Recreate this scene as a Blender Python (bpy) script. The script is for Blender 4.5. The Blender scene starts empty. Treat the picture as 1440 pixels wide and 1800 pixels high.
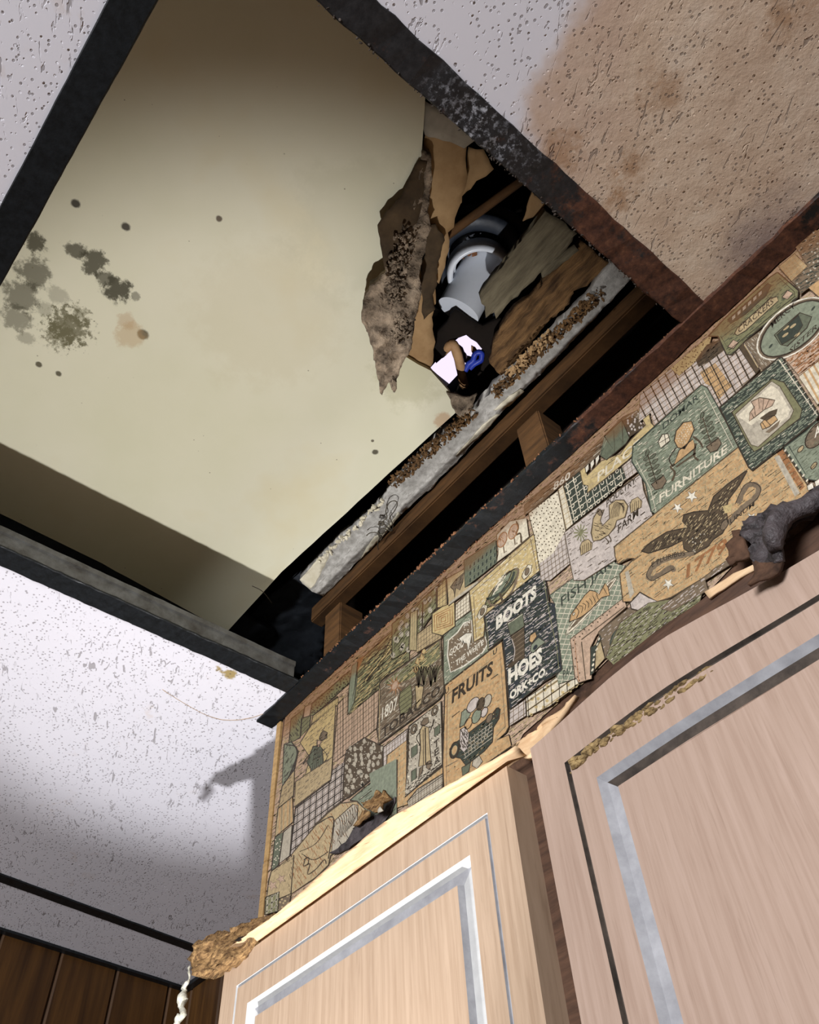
import bpy, bmesh, math, random
from mathutils import Vector, Matrix, noise, geometry
random.seed(7)
S = bpy.context.scene
COL = S.collection

# ------------------------------------------------------------------ camera
# world: X along the cabinets (to the right), Y into the cabinet wall, Z up; metres
FPX = 1500.41
M3 = ((0.6311, 0.7746, -0.0417), (-0.6261, 0.4768, -0.6170), (-0.4580, 0.4155, 0.7859))
CH = 1.70                                    # height of the lens
def orth(m):
    a = Vector(m[0]).normalized(); b = Vector(m[1]); b = (b - a * a.dot(b)).normalized(); c = a.cross(b)
    return (a, b, c)
R0, R1, R2 = orth(M3)                        # camera right, down, forward in world axes
cam = bpy.data.cameras.new('camera'); cam.sensor_width = 36; cam.lens = FPX / 1800 * 36; cam.clip_start = .01
co = bpy.data.objects.new('camera', cam); COL.objects.link(co)
co.matrix_world = Matrix(((R0.x, -R1.x, -R2.x, 0), (R0.y, -R1.y, -R2.y, 0), (R0.z, -R1.z, -R2.z, CH), (0, 0, 0, 1)))
S.camera = co
def P(px, py, axis, c):
    """point of the plane axis = c (z counted from the lens) seen at a photo pixel"""
    d = R0 * ((px - 720) / FPX) + R1 * ((py - 900) / FPX) + R2
    v = d * (c / d[axis]); return Vector((v.x, v.y, v.z + CH))

# ------------------------------------------------------------------ world, light, exposure
S.view_settings.view_transform = 'Standard'; S.view_settings.look = 'None'
S.view_settings.gamma = 1; S.view_settings.use_curve_mapping = False
S.view_settings.exposure = 0.0
w = bpy.data.worlds.new('sky'); S.world = w; w.use_nodes = True
w.node_tree.nodes['Background'].inputs[0].default_value = (.86, .76, 1, 1)
w.node_tree.nodes['Background'].inputs[1].default_value = 1.15
def lamp(name, kind, loc, target, power, col, **k):
    l = bpy.data.lights.new(name, kind); l.energy = power; l.color = col
    for a, b in k.items(): setattr(l, a, b)
    o = bpy.data.objects.new(name, l); COL.objects.link(o); o.location = loc
    o.rotation_euler = (Vector(target) - Vector(loc)).to_track_quat('-Z', 'Y').to_euler(); return o
lamp('torch', 'SPOT', (-.59, .31, 1.48), (-.645, .355, 2.39), 31, (.98, .98, 1), spot_size=math.radians(60), spot_blend=.55, shadow_soft_size=.010)
lamp('room_fill', 'AREA', (.35, -2.42, 1.62), (-.25, .35, 2.2), 152, (.96, .97, 1.0), shape='RECTANGLE', size=1.3, size_y=.7)  # unseen area lamp added as ambient fill for the room

# ------------------------------------------------------------------ materials
def lin(c):
    f = lambda v: (v / 12.92 if v <= .04045 else ((v + .055) / 1.055) ** 2.4)
    return tuple(f(x / 255) for x in c) + (1,)
class NT:
    def __init__(s, name):
        s.m = bpy.data.materials.new(name); s.m.use_nodes = True; s.t = s.m.node_tree
        s.b = s.t.nodes['Principled BSDF']; s.n = s.t.nodes; s.tc = s.n.new('ShaderNodeTexCoord')
    def link(s, a, b): s.t.links.new(a, b)
    def val(s, sock, v):
        if hasattr(v, 'is_output'): s.link(v, sock)
        else: sock.default_value = v
    def coord(s, scale=(1, 1, 1), rot=(0, 0, 0), src=None):
        m = s.n.new('ShaderNodeMapping'); m.inputs['Scale'].default_value = scale; m.inputs['Rotation'].default_value = rot
        s.link(src or s.tc.outputs['Object'], m.inputs['Vector']); return m.outputs[0]
    def noise(s, scale, detail=4, rough=.6, vec=None, dist=0):
        n = s.n.new('ShaderNodeTexNoise'); n.inputs['Scale'].default_value = scale; n.inputs['Detail'].default_value = detail
        n.inputs['Roughness'].default_value = rough; n.inputs['Distortion'].default_value = dist
        s.link(vec or s.tc.outputs['Object'], n.inputs['Vector']); return n.outputs['Fac']
    def voro(s, scale, vec=None, feature='F1', rand=1):
        n = s.n.new('ShaderNodeTexVoronoi'); n.feature = feature; n.inputs['Scale'].default_value = scale
        n.inputs['Randomness'].default_value = rand
        s.link(vec or s.tc.outputs['Object'], n.inputs['Vector']); return n.outputs['Distance']
    def math(s, op, a, b=0, c=0, clamp=False):
        n = s.n.new('ShaderNodeMath'); n.operation = op; n.use_clamp = clamp
        for i, v in enumerate((a, b, c)): s.val(n.inputs[i], v)
        return n.outputs[0]
    def step(s, v, a, b):
        """0 at a, 1 at b, smooth"""
        n = s.n.new('ShaderNodeMapRange'); n.interpolation_type = 'SMOOTHSTEP'
        s.val(n.inputs['Value'], v); n.inputs['From Min'].default_value = a; n.inputs['From Max'].default_value = b
        if a > b:
            n.inputs['From Min'].default_value = b; n.inputs['From Max'].default_value = a
            n.inputs['To Min'].default_value = 1; n.inputs['To Max'].default_value = 0
        return n.outputs[0]
    def mix(s, f, a, b, mode='MIX'):
        n = s.n.new('ShaderNodeMix'); n.data_type = 'RGBA'; n.blend_type = mode; n.clamp_factor = True
        s.val(n.inputs[0], f); s.val(n.inputs[6], a); s.val(n.inputs[7], b); return n.outputs[2]
    def ramp(s, f, stops):
        n = s.n.new('ShaderNodeValToRGB'); e = n.color_ramp.elements
        while len(e) < len(stops): e.new(.5)
        for i, (p, c) in enumerate(stops): e[i].position = p; e[i].color = lin(c)
        s.link(f, n.inputs[0]); return n.outputs[0]
    def dist(s, p, sc=(1, 1, 1)):
        n = s.n.new('ShaderNodeVectorMath'); n.operation = 'SUBTRACT'; s.link(s.tc.outputs['Object'], n.inputs[0]); n.inputs[1].default_value = p
        k = s.n.new('ShaderNodeVectorMath'); k.operation = 'MULTIPLY'; s.link(n.outputs[0], k.inputs[0]); k.inputs[1].default_value = sc
        l = s.n.new('ShaderNodeVectorMath'); l.operation = 'LENGTH'; s.link(k.outputs[0], l.inputs[0]); return l.outputs['Value']
    def out(s, col, rough=.7, metal=0, bump=None, bs=.3, bd=.002, spec=.3):
        s.val(s.b.inputs['Base Color'], col); s.val(s.b.inputs['Roughness'], rough); s.val(s.b.inputs['Metallic'], metal)
        s.b.inputs['Specular IOR Level'].default_value = spec
        if bump is not None:
            b = s.n.new('ShaderNodeBump'); b.inputs['Strength'].default_value = bs; b.inputs['Distance'].default_value = bd
            s.link(bump, b.inputs['Height']); s.link(b.outputs[0], s.b.inputs['Normal'])
        return s.m
def simple(name, c1, c2, scale=40, rough=.7, stretch=(1, 1, 1), bs=.3, bd=.002, metal=0, spec=.3, detail=5):
    k = NT(name); f = k.noise(scale, detail, .65, k.coord(stretch))
    return k.out(k.ramp(f, [(.3, c1), (.7, c2)]), rough, metal, f, bs, bd, spec)

def tile_mat(name, stain):
    k = NT(name)
    base = k.mix(k.noise(6, 3), lin((214, 212, 219)), lin((222, 219, 225)))
    pv = k.voro(230); gate = k.noise(70, 2); vr = k.noise(120, 1)
    holes = k.math('MULTIPLY', k.step(k.math('ADD', pv, k.math('MULTIPLY', k.math('SUBTRACT', vr, .5), .2)), .275, .20), k.step(gate, .40, .50))
    fv = k.coord((50, 170, 50), (0, 0, 0), k.coord((1, 1, 1), (0, 0, .40))); f1 = k.noise(1.0, 3, .6, fv, 1.0)
    g2 = k.noise(14, 2)
    fis = k.math('MULTIPLY', k.step(f1, .615, .66), k.step(g2, .40, .52))
    pit = k.math('MAXIMUM', holes, fis)
    col = base; hgt = k.math('SUBTRACT', 1, pit)
    if stain:
        n = k.noise(7, 5, .62)
        c = P(1440, 330, 2, .69)
        d = k.dist(c, (.92, 1.15, 1)); d = k.math('ADD', d, k.math('MULTIPLY', k.math('SUBTRACT', n, .5), .27))
        m = k.step(d, .30, .17); ring = k.math('MULTIPLY', k.step(d, .285, .235), k.step(d, .17, .235))
        tan = k.ramp(k.noise(18, 6, .7), [(.25, (180, 150, 122)), (.5, (200, 175, 149)), (.75, (212, 193, 171))])
        col = k.mix(k.math('MULTIPLY', m, .92), col, tan)
        col = k.mix(k.math('MULTIPLY', ring, .55), col, lin((176, 136, 96)))
        for (x, y, r) in ((1168, 165, .022), (1075, 355, .016), (1100, 300, .02), (985, 265, .018), (1380, 40, .02)):
            dd = k.math('ADD', k.dist(P(x, y, 2, .69)), k.math('MULTIPLY', k.math('SUBTRACT', k.noise(55, 5, .75), .5), .085))
            col = k.mix(k.math('MULTIPLY', k.step(dd, r * 1.2, -r * .2), .6), col, lin((148, 108, 72)))
        fl_ = k.math('MULTIPLY', k.step(k.noise(75, 4, .7), .60, .68), k.step(k.noise(11, 3), .48, .60))
        col = k.mix(k.math('MULTIPLY', k.math('MULTIPLY', fl_, m), .5), col, lin((222, 206, 186)))
        hgt = k.math('ADD', hgt, k.math('MULTIPLY', k.math('MULTIPLY', k.noise(52, 5, .72), m), .9))
        dm = k.math('ADD', k.dist(P(1360, 430, 2, .69)), k.math('MULTIPLY', k.math('SUBTRACT', k.noise(30, 5, .7), .5), .06))
        col = k.mix(k.math('MULTIPLY', k.step(dm, .06, .01), .6), col, lin((98, 82, 92)))
    else:
        n2 = k.noise(9, 4); n3 = k.noise(45, 3)
        col = k.mix(k.math('MULTIPLY', k.math('MULTIPLY', k.step(n2, .6, .72), k.step(n3, .5, .6)), .25), col, lin((190, 160, 125)))
        for (a, b, c_) in (((405, 1188), .011, 0), ((385, 1178), .007, 0)) if name.endswith('crack') else ():
            dd = k.math('ADD', k.dist(P(*a, 2, .69)), k.math('MULTIPLY', k.math('SUBTRACT', k.noise(90, 4, .7), .5), .02))
            col = k.mix(k.step(dd, b, b * .5), col, lin((160, 140, 95)))
    col = k.mix(k.math('MULTIPLY', pit, .55), col, lin((92, 82, 78)))
    return k.out(col, .92, 0, hgt, .55, .0022, .1)

def panel_mat():
    k = NT('aged_cream_board')
    n = k.noise(5, 4); col = k.ramp(n, [(.3, (220, 216, 186)), (.55, (226, 221, 194)), (.75, (222, 212, 176))])
    Zp = .86
    def blob(col, x, y, r, c, amt, ns=60, na=.8, sc=(1, 1, 1)):
        d = k.math('ADD', k.dist(P(x, y, 2, Zp), sc), k.math('MULTIPLY', k.math('SUBTRACT', k.noise(ns, 6, .72), .5), r * na * 2))
        return k.mix(k.math('MULTIPLY', k.step(d, r, r * .55), amt), col, lin(c))
    # ring of black mould at the left
    for (x, y, r, a) in ((60, 480, .020, .75), (38, 520, .022, .7), (28, 560, .018, .6), (45, 595, .010, .4), (62, 425, .013, .9), (135, 440, .012, .85), (165, 462, .016, .9), (205, 508, .017, .95), (185, 490, .012, .8), (238, 520, .006, .6), (100, 520, .014, .35), (80, 545, .012, .35)):
        col = blob(col, x, y, r, (72, 68, 48), a, 75, 1.15)
    for (x, y, r, a) in ((120, 575, .026, .8), (105, 590, .02, .6), (138, 555, .014, .5)):
        col = blob(col, x, y, r, (92, 86, 52), a, 150, 1.7)
    for (x, y, r, c) in ((133, 358, .0055, (40, 32, 22)), (221, 398, .0055, (44, 34, 22)), (251, 588, .0075, (90, 80, 56)), (660, 795, .0048, (70, 62, 44)), (103, 657, .0045, (84, 76, 55)), (68, 641, .0045, (84, 76, 55)), (385, 384, .004, (84, 66, 44)), (655, 775, .0025, (90, 80, 60))):
        col = blob(col, x, y, r, c, .92, 120, .35)
    col = blob(col, 228, 590, .020, (188, 152, 100), .45, 60, .9)
    col = blob(col, 222, 565, .012, (180, 140, 92), .4, 60, .9)
    col = blob(col, 780, 740, .014, (180, 120, 60), .5, 60, .8)
    col = blob(col, 720, 660, .05, (176, 170, 128), .4, 40, .8)
    col = blob(col, 470, 560, .10, (196, 180, 136), .16, 20, .8)
    col = blob(col, 640, 400, .09, (200, 195, 165), .3, 20, .8)
    sp = k.math('MULTIPLY', k.step(k.voro(60), .06, .04), k.step(k.noise(40, 1), .55, .6))
    col = k.mix(k.math('MULTIPLY', sp, .6), col, lin((110, 95, 65)))
    return k.out(col, .55, 0, k.noise(25, 4), .08, .002, .25)

def metal_mat(name, rust_x=None, dark=(22, 24, 26), gray=False):
    k = NT(name); n = k.noise(34, 7, .72); fine = k.noise(160, 4, .7)
    base = k.ramp(fine, [(.3, tuple(int(v * .75) for v in dark)), (.7, tuple(int(v * 1.35) for v in dark))])
    rust = k.ramp(fine, [(.3, (50, 28, 20)), (.6, (92, 56, 38)), (.8, (128, 86, 58))])
    th = .70
    if rust_x:                                     # rust gathers round one spot of the bar
        d = k.dist(rust_x, (1, 1, 1)); f = k.math('ADD', n, k.math('MULTIPLY', k.step(d, .26, .02), .33)); m = k.step(f, .60, .74)
    else: m = k.step(n, th, th + .1)
    col = k.mix(k.math('MULTIPLY', m, .85), base, rust)
    if rust_x and name.startswith('black_rusted'):      # bar's sheen painted in as pale grey worn speckles on one stretch
        w = k.math('ADD', k.dist(P(850, 235, 2, .69), (.8, .55, 1)), k.math('MULTIPLY', k.math('SUBTRACT', k.noise(50, 5, .7), .5), .10))
        sp = k.math('MULTIPLY', k.step(w, .034, -.02), k.step(k.noise(190, 4, .75), .48, .64))
        col = k.mix(k.math('MULTIPLY', sp, .9), col, lin((186, 188, 196)))
    ro = k.math('ADD', .42, k.math('MULTIPLY', m, .4))
    return k.out(col, ro, .0, k.math('ADD', fine, n), .22, .0012, .3)

def oak_mat(name, a, b, dk):
    k = NT(name)
    v = k.coord((230, 90, 9)); f = k.noise(1, 5, .62, v, .4)
    g = k.coord((620, 260, 26)); h = k.noise(1, 3, .6, g)
    bl = k.noise(4, 2)
    col = k.ramp(f, [(.3, dk), (.5, a), (.72, b)])
    col = k.mix(k.math('MULTIPLY', k.step(h, .58, .7), .22), col, lin((112, 88, 70)))
    col = k.mix(k.math('MULTIPLY', bl, .25), col, lin(a))
    return k.out(col, .5, 0, f, .08, .001, .3)

MAT = {}
MAT['tile_white'] = tile_mat('fissured_tile', False)
MAT['tile_crack'] = tile_mat('fissured_tile_crack', False)
MAT['tile_stain'] = tile_mat('fissured_tile_stained', True)
MAT['cream'] = panel_mat()
MAT['bar'] = metal_mat('black_painted_steel')
MAT['bar_b'] = metal_mat('black_rusted_steel', P(1200, 550, 2, .69), (34, 33, 34))
MAT['bar_d'] = metal_mat('black_wall_angle', P(1180, 570, 2, .69), (16, 19, 21))
MAT['galv'] = simple('dull_galvanised_steel', (66, 62, 56), (112, 112, 108), 45, .6, bs=.2, spec=.4)
MAT['rust'] = simple('crusty_rust', (70, 40, 26), (150, 104, 72), 90, .95, bs=.8, bd=.003)
MAT['oak_l'] = oak_mat('pinkish_oak_laminate', (174, 150, 127), (186, 162, 139), (158, 133, 110))
MAT['oak_r'] = oak_mat('pink_oak_laminate', (166, 143, 128), (175, 152, 138), (154, 130, 115))
MAT['groove'] = simple('whitewashed_moulding', (172, 172, 172), (196, 196, 194), 40, .45, (1, 1, 1), .05, .001)
MAT['groove_gray'] = simple('grey_and_shadow_moulding', (138, 138, 142), (172, 172, 176), 50, .5, (1, 1, 1), .05, .001)  # right door's own grey; on the left door it paints shadow
MAT['grime'] = simple('grimy_groove', (40, 34, 30), (84, 74, 66), 60, .8, (1, 1, 1), .3, .001)
MAT['core'] = simple('swollen_particle_core', (72, 54, 34), (176, 150, 104), 160, .9, bs=.9, bd=.003)
MAT['frame_wood'] = simple('stained_frame_wood', (60, 42, 32), (92, 66, 50), 30, .7, (1, 1, 8))
MAT['raw_wood'] = simple('raw_pale_wood', (196, 158, 118), (224, 194, 156), 26, .75, (1, 6, 6), .3)
MAT['lump'] = simple('splintered_wood', (70, 42, 24), (206, 164, 110), 85, .9, (1, 4, 3), 1, .008)
MAT['rot'] = simple('rotten_wood', (40, 30, 22), (176, 156, 132), 60, .95, (1, 1, 1), 1, .008)
MAT['rot_gray'] = simple('grey_rotten_board', (84, 76, 60), (132, 122, 98), 22, .9, (1, 5, 1), .6, .004)
MAT['rot_brown'] = simple('brown_rotten_board', (62, 44, 28), (138, 104, 66), 26, .95, (1, 6, 1), .9, .006)
MAT['paper_tan'] = simple('tan_backing_paper', (150, 118, 80), (182, 150, 108), 30, .9)
MAT['paper_dark'] = simple('dark_wet_paper', (52, 42, 30), (92, 74, 52), 30, .9)
MAT['paper_white'] = simple('dusty_white_paper', (150, 142, 126), (190, 182, 166), 30, .9)
MAT['plaster'] = simple('grey_plaster', (150, 146, 138), (202, 198, 190), 130, .95, bs=.7, bd=.003)
MAT['plaster_w'] = simple('flaking_cream_paint', (204, 194, 166), (226, 218, 196), 60, .85)
MAT['joist'] = simple('brown_joist', (62, 42, 22), (104, 72, 40), 20, .85, (1, 1, 6))
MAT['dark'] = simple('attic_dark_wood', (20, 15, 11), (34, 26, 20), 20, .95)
MAT['slate'] = simple('blue_black_shade', (30, 33, 38), (52, 57, 64), 30, .75)
MAT['pvc'] = simple('white_pvc', (226, 232, 240), (240, 244, 250), 20, .3, bs=.02, spec=.5)
MAT['rubber'] = simple('black_rubber_boot', (34, 38, 46), (58, 64, 74), 30, .45, spec=.5)
MAT['peg'] = simple('tan_stub', (160, 118, 80), (206, 166, 120), 40, .6)
MAT['blue'] = simple('blue_plastic', (30, 44, 150), (60, 84, 200), 40, .4)
MAT['rag'] = simple('purple_grey_rag', (80, 66, 76), (120, 100, 110), 60, .9)
MAT['wire'] = simple('dark_wire', (60, 54, 44), (92, 84, 70), 80, .7)
MAT['string'] = simple('dusty_string', (150, 146, 128), (214, 212, 200), 120, .95, bs=.8)
MAT['mould'] = simple('black_mouldy_paper', (22, 19, 18), (88, 80, 82), 60, .6, bs=1, bd=.005, spec=.4)
MAT['mould_brown'] = simple('brown_mouldy_board', (44, 30, 22), (104, 76, 58), 50, .9, bs=.8, bd=.004)
MAT['trim_tan'] = simple('tan_corner_strip', (140, 110, 70), (172, 140, 92), 40, .7, (1, 1, 6))
MAT['floor'] = simple('brown_vinyl', (58, 48, 40), (72, 60, 50), 8, .6)
MAT['plain'] = simple('tan_paint', (128, 118, 108), (138, 128, 118), 8, .9)
def panelling():
    k = NT('dark_wood_panelling'); f = k.noise(1, 5, .65, k.coord((60, 60, 4)), .4)
    return k.out(k.ramp(f, [(.3, (52, 32, 14)), (.6, (82, 54, 24)), (.8, (100, 68, 32))]), .5, 0, f, .15, .001, .35)
MAT['panelling'] = panelling()

# ------------------------------------------------------------------ object helpers
def link(name, me, mats, parent=None):
    o = bpy.data.objects.new(name, me); COL.objects.link(o)
    for m in mats: me.materials.append(MAT[m] if isinstance(m, str) else m)
    if parent is not None:
        o.parent = parent; o.matrix_parent_inverse = Matrix.Translation(parent.location).inverted()
    return o
def thing(name, label, cat, loc, group=None):
    o = bpy.data.objects.new(name, None); COL.objects.link(o); o.location = loc; o.empty_display_size = .05
    return tag(o, label, cat, group)
def tag(o, label, cat, group=None):
    o['label'] = label; o['category'] = cat
    if group: o['group'] = group
    return o
def structure(o): o['kind'] = 'structure'; return o
def mesh_of(bm, name, smooth=False):
    bmesh.ops.recalc_face_normals(bm, faces=bm.faces)
    if smooth:
        for f in bm.faces: f.smooth = True
    me = bpy.data.meshes.new(name); bm.to_mesh(me); bm.free(); return me
def box(name, a, b, mat, parent=None, bev=0, rough=0, cuts=0):
    bm = bmesh.new(); bmesh.ops.create_cube(bm, size=1)
    a, b = Vector(a), Vector(b)
    for v in bm.verts: v.co = Vector([(a[i] + b[i]) / 2 + v.co[i] * (b[i] - a[i]) for i in range(3)])
    if bev: bmesh.ops.bevel(bm, geom=bm.edges[:], offset=bev, segments=2, affect='EDGES')
    if cuts:
        bmesh.ops.triangulate(bm, faces=bm.faces[:])
        refine(bm, cuts)
        for v in bm.verts: v.co += noise.noise_vector(v.co * 40) * rough
    return link(name, mesh_of(bm, name), [mat], parent)
def refine(bm, L, n=9):
    for _ in range(n):
        es = [e for e in bm.edges if e.calc_length() > L]
        if not es: break
        bmesh.ops.subdivide_edges(bm, edges=es, cuts=1)
        bmesh.ops.triangulate(bm, faces=[f for f in bm.faces if len(f.verts) > 3])
def sheet(name, pts, mat, parent=None, thick=.004, L=.012, amp=.002, jag=.0015, freq=45, grow=(0, 0, 1), bend=None, smooth=True, mats2=None):
    """a slab from an outline of 3D points: filled, refined, roughened, given thickness along grow"""
    bm = bmesh.new(); vs = [bm.verts.new(p) for p in pts]
    for t in geometry.tessellate_polygon([[Vector(p) for p in pts]]):
        try: bm.faces.new([vs[i] for i in t])
        except ValueError: pass
    refine(bm, L)
    bnd = set(v for e in bm.edges if len(e.link_faces) == 1 for v in e.verts)
    g = Vector(grow).normalized()
    low = bm.verts[:]; base = {v: v.co.copy() for v in low}
    for v in low:
        c = base[v]
        if v in bnd: v.co = c + noise.noise_vector(c * 110) * jag + noise.noise_vector(c * 300) * jag * .6
        a = noise.noise(c * freq) + .5 * noise.noise(c * freq * 2.3) + .25 * noise.noise(c * freq * 5)
        v.co += g * (a * amp)
        if bend: v.co += bend(c)
    fs = bm.faces[:]
    top = {v: bm.verts.new(v.co + g * (thick * (1 + .3 * noise.noise(v.co * 60)))) for v in low}
    for f in fs:
        try: bm.faces.new([top[v] for v in reversed(f.verts)])
        except ValueError: pass
    for e in [e for e in bm.edges if len(e.link_faces) == 1 and e.verts[0] in base and e.verts[1] in base]:
        a, b = e.verts
        try: bm.faces.new([a, b, top[b], top[a]])
        except ValueError: pass
    return link(name, mesh_of(bm, name, smooth), [mat], parent)
def tube(name, pts, rad, mat, parent=None, seg=10, amp=0, freq=60, flat=1.0, smooth=True):
    bm = bmesh.new(); rings = []
    pts = [Vector(p) for p in pts]
    for i, p in enumerate(pts):
        d = (pts[min(i + 1, len(pts) - 1)] - pts[max(i - 1, 0)]).normalized()
        x = d.orthogonal().normalized() if i == 0 else (lastx - d * lastx.dot(d)).normalized()
        lastx = x; y = d.cross(x); r = rad[i] if hasattr(rad, '__len__') else rad
        ring = []
        for j in range(seg):
            t = 2 * math.pi * j / seg; q = p + (x * math.cos(t) + y * math.sin(t) * flat) * r
            if amp: q += noise.noise_vector(q * freq) * amp + noise.noise_vector(q * freq * 3) * amp * .5
            ring.append(bm.verts.new(q))
        rings.append(ring)
    for a, b in zip(rings, rings[1:]):
        for j in range(seg): bm.faces.new((a[j], a[(j + 1) % seg], b[(j + 1) % seg], b[j]))
    bm.faces.new(rings[0]); bm.faces.new(rings[-1][::-1])
    return link(name, mesh_of(bm, name, smooth), [mat], parent)
def smooth_path(pts, n=6):
    pts = [Vector(p) for p in pts]; out = []
    for i in range(len(pts) - 1):
        a, b, c, d = pts[max(i - 1, 0)], pts[i], pts[i + 1], pts[min(i + 2, len(pts) - 1)]
        for k in range(n):
            t = k / n
            out.append(.5 * ((2 * b) + (c - a) * t + (2 * a - 5 * b + 4 * c - d) * t * t + (3 * b - a - 3 * c + d) * t ** 3))
    return out + [pts[-1]]
def profile_bar(name, prof, p0, p1, side, mat, parent, n=60, amp=.0004, crust=0):
    """extrude a (side, z) profile from p0 to p1; side is the horizontal unit vector of the profile"""
    bm = bmesh.new(); rings = []; p0, p1, side = Vector(p0), Vector(p1), Vector(side)
    for i in range(n + 1):
        c = p0.lerp(p1, i / n); ring = []
        for (a, h) in prof:
            q = c + side * a + Vector((0, 0, h))
            q += noise.noise_vector(q * 30) * amp + noise.noise_vector(q * 120) * amp * (1 + crust)
            ring.append(bm.verts.new(q))
        rings.append(ring)
    m = len(prof)
    for a, b in zip(rings, rings[1:]):
        for j in range(m): bm.faces.new((a[j], a[(j + 1) % m], b[(j + 1) % m], b[j]))
    bm.faces.new(rings[0]); bm.faces.new(rings[-1][::-1])
    return link(name, mesh_of(bm, name), [mat], parent)
def crumbs(name, a, b, n, r, mat, parent, spread=.003):
    """small crusts stuck along a line: one crust part"""
    bm = bmesh.new(); a, b = Vector(a), Vector(b)
    for i in range(n):
        c = a.lerp(b, random.random()) + Vector((random.uniform(-1, 1), random.uniform(-1, 1), random.uniform(-.6, .6))) * spread
        s = r * random.uniform(.4, 1.4)
        m = Matrix.Translation(c) @ Matrix.Rotation(random.random() * 6, 4, Vector((random.random(), random.random(), random.random() + .1)).normalized()) @ Matrix.Diagonal((s * 1.6, s, s * .6, 1))
        bmesh.ops.create_icosphere(bm, subdivisions=1, radius=1, matrix=m)
    for v in bm.verts: v.co += noise.noise_vector(v.co * 300) * r * .5
    o = link(name, mesh_of(bm, name), [mat], parent); o['kind'] = 'stuff'; return o

ZC = .69; Zc = CH + ZC                       # ceiling grid height
YS = .447; YD = .425                         # soffit face, cabinet door face
# ------------------------------------------------------------------ room shell
structure(box('floor', (-1.6, -2.6, -.05), (2.3, .85, 0), 'floor'))
structure(box('wall_right', (2.2, -2.6, 0), (2.3, .85, 2.95), 'plain'))
structure(box('wall_front', (-1.6, -2.6, 0), (2.3, -2.5, 2.95), 'plain'))
def wood_wall(name, a, b, nrm, h0, h1, spacing, off):
    """panelled wall with V grooves between its boards"""
    bm = bmesh.new(); a, b = Vector(a), Vector(b); d = (b - a); Ln = d.length; d.normalize(); n = Vector(nrm)
    xs = []; t = off
    prof = [(0, 0)]
    while t < Ln - .01:
        prof += [(t - .004, 0), (t, .004), (t + .004, 0)]; t += spacing
    prof += [(Ln, 0), (Ln, .03), (0, .03)]
    lo = [bm.verts.new(a + d * s - n * q + Vector((0, 0, h0))) for s, q in prof]
    hi = [bm.verts.new(a + d * s - n * q + Vector((0, 0, h1))) for s, q in prof]
    k = len(prof)
    for i in range(k): bm.faces.new((lo[i], lo[(i + 1) % k], hi[(i + 1) % k], hi[i]))
    bm.faces.new(lo[::-1]); bm.faces.new(hi)
    return structure(link(name, mesh_of(bm, name), ['panelling']))
wood_wall('wall_left', (-1.266, -2.5, 0), (-1.4945, .74, 0), (1, .07, 0), 0, 2.95, .105, .06)
wood_wall('wall_back', (-1.52, .735, 0), (2.2, .735, 0), (0, -1, 0), 0, 2.95, .105, .05)
structure(box('ceiling', (-1.45, -2.5, Zc + .004), (2.2, -.62, Zc + .02), 'plain'))
structure(box('ceiling', (.58, -.62, Zc + .004), (2.2, .735, Zc + .02), 'plain'))
structure(box('ceiling', (-.074, -.62, Zc + .004), (.58, -.068, Zc + .02), 'plain'))
structure(box('ceiling', (-1.42, -.62, Zc + .004), (-.70, -.075, Zc + .02), 'plain'))
# dark roof space over the hung ceiling
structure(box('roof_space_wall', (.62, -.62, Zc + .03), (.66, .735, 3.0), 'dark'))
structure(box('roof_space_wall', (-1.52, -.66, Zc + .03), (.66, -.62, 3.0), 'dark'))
ZR = 1.25
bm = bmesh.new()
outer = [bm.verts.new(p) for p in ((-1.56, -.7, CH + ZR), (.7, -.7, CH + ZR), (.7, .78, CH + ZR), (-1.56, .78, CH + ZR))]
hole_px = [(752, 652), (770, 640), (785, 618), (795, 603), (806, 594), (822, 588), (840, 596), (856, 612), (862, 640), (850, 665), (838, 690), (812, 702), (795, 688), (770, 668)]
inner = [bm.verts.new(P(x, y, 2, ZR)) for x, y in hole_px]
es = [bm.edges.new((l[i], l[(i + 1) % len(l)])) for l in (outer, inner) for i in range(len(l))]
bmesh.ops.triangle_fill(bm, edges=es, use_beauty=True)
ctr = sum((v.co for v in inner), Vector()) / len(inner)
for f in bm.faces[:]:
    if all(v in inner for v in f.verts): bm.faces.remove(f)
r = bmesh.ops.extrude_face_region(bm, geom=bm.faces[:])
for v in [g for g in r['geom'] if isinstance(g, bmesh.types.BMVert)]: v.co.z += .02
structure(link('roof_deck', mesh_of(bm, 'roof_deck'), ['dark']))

# ------------------------------------------------------------------ ceiling tiles
def tile(label, pts, mat, group=None):
    bm = bmesh.new(); z = Zc + .0025
    lo = [bm.verts.new((x, y, z)) for x, y in pts]; hi = [bm.verts.new((x, y, z + .014)) for x, y in pts]
    k = len(pts)
    for i in range(k): bm.faces.new((lo[i], lo[(i + 1) % k], hi[(i + 1) % k], hi[i]))
    bm.faces.new(lo[::-1]); bm.faces.new(hi)
    return tag(link('ceiling_tile', mesh_of(bm, 'ceiling_tile'), [mat]), label, 'ceiling tile', 'ceiling tiles of the hung ceiling')
tile('acoustic ceiling tile with a big brown water stain, beside the wallpapered soffit', [(-.074, -.064), (.545, -.064), (.545, .440), (-.074, .440)], 'tile_stain')
tile('white pinholed ceiling tile at the top left of the photo, beyond the long black bar', [(-.70, -.61), (-.074, -.61), (-.074, -.074), (-.70, -.074)], 'tile_white')
tile('brightly lit white ceiling tile with a faint crack, left of the soffit end', [(-1.270, -.07), (-.714, -.07), (-.714, .436), (-.765, .436), (-.765, .73), (-1.350, .73)], 'tile_crack')
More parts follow.
